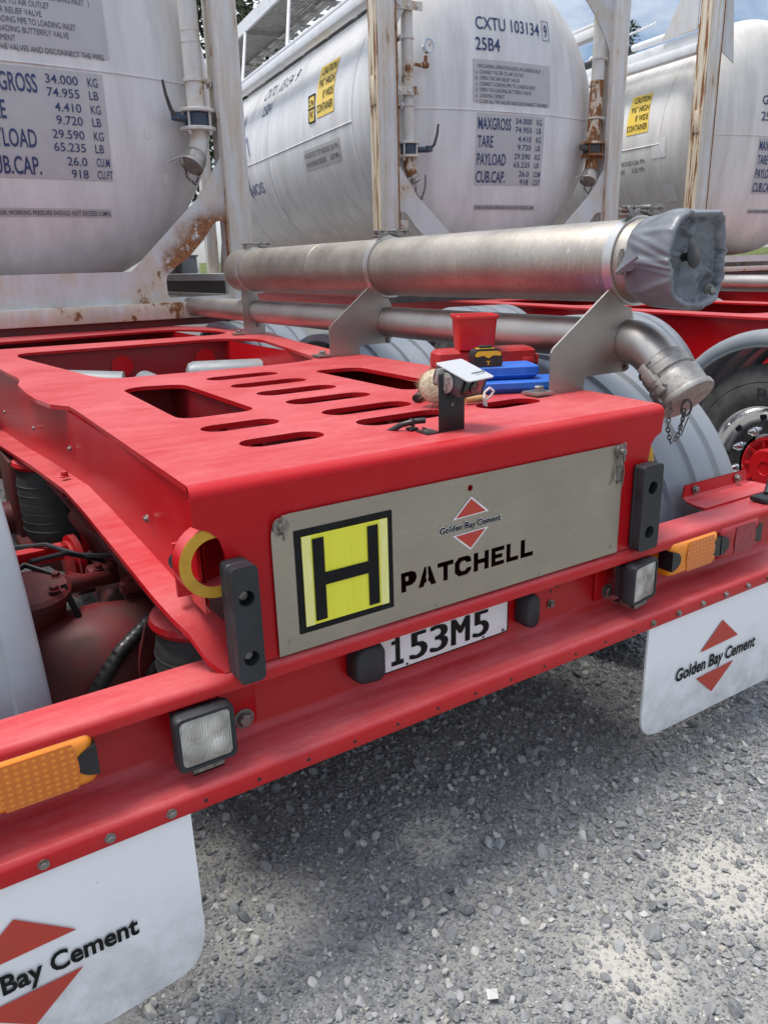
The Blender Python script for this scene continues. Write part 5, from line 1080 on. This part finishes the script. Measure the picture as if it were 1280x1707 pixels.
        for k in range(11): a = R(225-27*k); q.tube([o+(s1*math.cos(a)+s2*math.sin(a))*.034, o+(s1*math.cos(a)+s2*math.sin(a))*.040], .0009, 4)
        q.build('gauge_needle', 'ink', gs)
    if topbits:
        q = MB()
        q.plate([(.63, .92), (.17, .92), (.17, 1.55), (.20, 1.55)], [], .012, lambda a, b, c: (-.004+c, a, zc+b)).plate([(.16, .72), (.36, .62), (.22, 1.55), (.16, 1.55)], [], .012, lambda a, b, c: (a, .02+c, zc+b)); q.build('corner_gusset', 'gusset', root, smooth=0)
        q = MB().tube([(.16, .17, zc+1.0), (.16, 1.35, zc+1.0), (.2, 3, zc+1.0)], .035, 16).tube([(.16, 1.3, zc+1.03), (.16, 1.32, zc+1.15), (.17, .9, zc+1.17)], .012, 8); q.build('air_line', 'whitesteel', root)
        MB().tube([(.16, 1.22, zc+1.0), (.16, 2.2, zc+.99)], .042, 16).build('line_sleeve', 'rubber', root)
        q = MB()
        for k in range(5): q.box((.3+.1*k, 1.8+.2*k, zc+1.12), (.16, .16, .10), .03)
        q.build('valve_cover', 'whitesteel', root)
    return root
container('grey tank container nearest on the left, with a rusty gusset in its white frame', -1.219, 3.70, 0, 2.535, 'tank', right_pipe=True)
container('grey tank container in the middle with a round pressure gauge beside its left pipe', 2.641, 4.372, R(7), 2.655, 'tank', gauge=True, left_pipe=True, rustright=True, side='near', stain=0)
container('cream tank container farthest right, with a rust-streaked cream post', 6.35, 4.20, R(6.5), 2.655, 'tankwarm', right_pipe=False, markings='short', side='far', topbits=True, stain=0)
# twist locks under the near container, grey box seen through its end frame
for y in (3.72, 9.55): MB().bx(-1.1, 1.15, y, y+.14, D+.001, 2.535-1.365-.001).build('twist_lock_beam', 'red_dirty', TR)

# ------------------------------------------------------------------ the two trailers behind
def far_trailer(label, lx, ly, th, dz, rear, front, axles, tube, wheels_detail):
    root = thing('skeletal_trailer', label, 'trailer', (lx+W2*math.cos(th), ly-W2*math.sin(th), .1), -th, local=True)
    zt = D+dz
    hs = [rpoly([(-.42, y0), (.42, y0), (.42, y0+1.1), (-.42, y0+1.1)], .12) for y0 in (rear+1.5, rear+2.9, rear+4.3, rear+5.7)]+[slot(-.02, rear+.35+.2*k, .14, .03) for k in range(5)]+[slot(x, rear+.5+.25*k, .1, .03) for x in (-.35, .35) for k in range(2)]
    MB().plate([(-.60, rear), (.60, rear), (.60, front), (-.60, front)], hs, .012, XY(zt-.006)).build('deck_plate', 'red', root, smooth=0)
    for s in (-1, 1):
        MB().bx(s*.548-.004, s*.548+.004, rear+.02, front, zt-.36, zt-.0125).build('side_web', 'red_clean', root)
        MB().bx(s*.52, s*.63, rear+.02, front, zt-.373, zt-.361).build('lower_flange', 'red', root)
    for v in (1.45, 2.8, 4.2): MB().bx(-.54, .54, rear+v, rear+v+.01, zt-.35, zt-.013).build('cross_member', 'red_clean', root)
    if tube:
        MB().cyl((.78, rear+.2, zt+.114), (.78, front-2, zt+.114), .0572, 32).build('discharge_tube', 'pipe', root)
    for s in (-1, 1):
        for i, v in enumerate(axles):
            wheel(root, Matrix.Translation((s*1.205, v, .557)) @ Matrix.Rotation(0 if s > 0 else math.pi, 4, 'Z'), r=.455, detail=(wheels_detail and s < 0 and i == 0))
            mudguard(root, s*.74, s*1.235, v, .557, idf, r=.60)
    if wheels_detail: MB().text('R', 0, .062, 0, .05, lambda a, b: (-1.2125, axles[0]+.055-a, .862+b), .01).build('tyre_lettering', 'rubber', root, smooth=0)
    for v in axles: MB().cyl((-1, v, .557), (1, v, .557), .065, 16).build('axle', 'red_dirty', root)
    for v in (.02, 5.8): MB().bx(-1.15, 1.15, v, v+.14, zt+.001, 2.655-1.365-.001).build('twist_lock_beam', 'darksteel', root)
    return root
far_trailer('red trailer with a polished wheel and red hub, under the middle tank container', 2.641, 4.372, R(7), .022, -4.4, 6.3, (-3.69, -2.38, -1.07), True, True)
ft = far_trailer('red trailer under the cream tank container farthest right', 6.35, 4.20, R(6.5), .022, -1.2, 6.3, (.6, 1.9, 3.2), False, False)

# ------------------------------------------------------------------ walkway above the middle container
th = R(7)
wk = thing('access_walkway', 'galvanised perforated walkway standing above the middle tank container', 'walkway', (2.641, 4.372, 3.4), -th, local=True)
q = MB(); z0 = 4.10; hs = []
deck = MB()
u0, u1 = .19, .66
for i in range(96):           # perforated treads as many narrow planks with gaps
    v = .55+.058*i; deck.bx(u0+.02, u1-.02, v, v+.040, z0, z0+.004)
    
for j in range(9): u = u0+.03+j*.05; deck.bx(u, u+.022, .55, 6.1, z0+.0045, z0+.008)
deck.build('grating', 'grating', wk)
MB().bx(u0-.01, u0+.015, .5, 6.1, z0-.03, z0+.10).build('toe_board', 'whitesteel', wk)
MB().bx(u1-.02, u1+.03, .5, 6.1, z0-.07, z0+.0).build('edge_beam', 'grating', wk)
for v in (.9, 2.35, 3.9, 5.4):
    MB().bx(u0, u1, v, v+.045, z0-.05, z0-.001).build('cross_bearer', 'grating', wk); MB().tube([(.03, v-.28, 3.50), (.19, v, z0-.04)], .018, 8).build('strut', 'whitesteel', wk)
    MB().tube([(u1, v+.02, z0-.05), (u1+.25, v+.3, 3.72)], .022, 8).box((u1+.12, v+.03, z0-.10), (.30, .045, .045)).build('knee_brace', 'grating', wk)
for k in range(14):
    q = MB()
    for a in range(6): q.box((.29+.055*a, 1.1+.36*k, 3.80), (.034, .22, .004))
    q.bx(.26, .60, 1.1+.36*k-.12, 1.1+.36*k-.115, 3.77, 3.80); q.build('tread_plate', 'grating', wk)
MB().bx(u1+.1, u1+.5, 1.0, 6.0, 3.82, 3.86).build('pipe_tray', 'grating', wk)
for k in range(7): MB().cyl((.45, 1.5+.7*k, 3.64), (.45, 1.5+.7*k, 3.74), .07, 12).build('manhole_clamp', 'whitesteel', wk)

# ------------------------------------------------------------------ trees behind
def leafm(a, b_):
    def f(nt, b):
        n = N(nt); k = n.noise(2.5, 6, .7); n.link(n.mix(n.ramp(k, (.35, 0.0), (.65, 1.0)), a, b_), b.inputs['Base Color'])
    return f
M['needle'] = mat('pine_foliage', (.05, .07, .03), .75, 0, leafm((.022, .036, .016), (.075, .09, .038)))
M['bark'] = mat('pine_bark', (.12, .09, .07), .9, 0, worn((.13, .10, .08), (.06, .045, .035), 6, .4, .7, (.85, .95), .5, (1, 1, .3)))
def pine(x, y, h, r, label, n=2600, seed=1, z0=.25):
    rr = random.Random(seed); t = thing('pine_tree', label, 'tree', (x, y, .1), 0, 'pine trees behind the tank containers')
    MB().tube([(x+.15*math.sin(k*1.1+seed), y+.15*math.cos(k*.9), .1+h*k/8) for k in range(9)], [max(.03, .28*(1-k/8.3)) for k in range(9)], 10).build('trunk', 'bark', t)
    q = MB(); nb = int(h*7)
    for i in range(nb):
        f = z0+(1-z0)*i/nb; z = .1+h*f; R_ = r*(1-f)**.7*rr.uniform(.5, 1.1)+.25; a = rr.uniform(0, 6.283); d = Vector((math.cos(a), math.sin(a), rr.uniform(-.1, .35)))
        b0 = Vector((x, y, z)); q.tube([b0, b0+d*R_*.6, b0+d*R_+Vector((0, 0, .1))], [.035, .022, .01], 4)
        for k in range(int(n/nb)):
            s = rr.random()**.6; c = b0+d*R_*s+Vector((rr.gauss(0, .26), rr.gauss(0, .26), rr.gauss(.05, .20)))
            e = Vector((rr.gauss(0, 1), rr.gauss(0, 1), rr.gauss(.4, .6))).normalized(); w = e.orthogonal().normalized()
            w = (w*math.cos(a+k)+e.cross(w)*math.sin(a+k)); L_ = rr.uniform(.10, .24)
            q._add([c-w*L_*.35, c+e*L_*.9, c+w*L_*.35, c-e*L_*.5], [(0, 1, 2, 3)])
    q.build('crown', 'needle', t, smooth=0)
pine(7.6, 19.6, 12.5, 3.0, 'dark pine tree at the left end of the walkway', 5200, 11)
pine(10.6, 21.5, 13.5, 3.2, 'dark pine tree behind the middle of the walkway', 5200, 12)
pine(13.4, 20.5, 12.5, 3.0, 'dark pine tree behind the right end of the walkway', 4200, 13)
pine(41, 35.5, 15.0, 2.6, 'distant pine tree tip left of the cream tank container', 1800, 14, .4)
pine(46.5, 36, 14.2, 2.6, 'distant pine tree tip above the white pipe of the cream container', 1800, 15, .4)
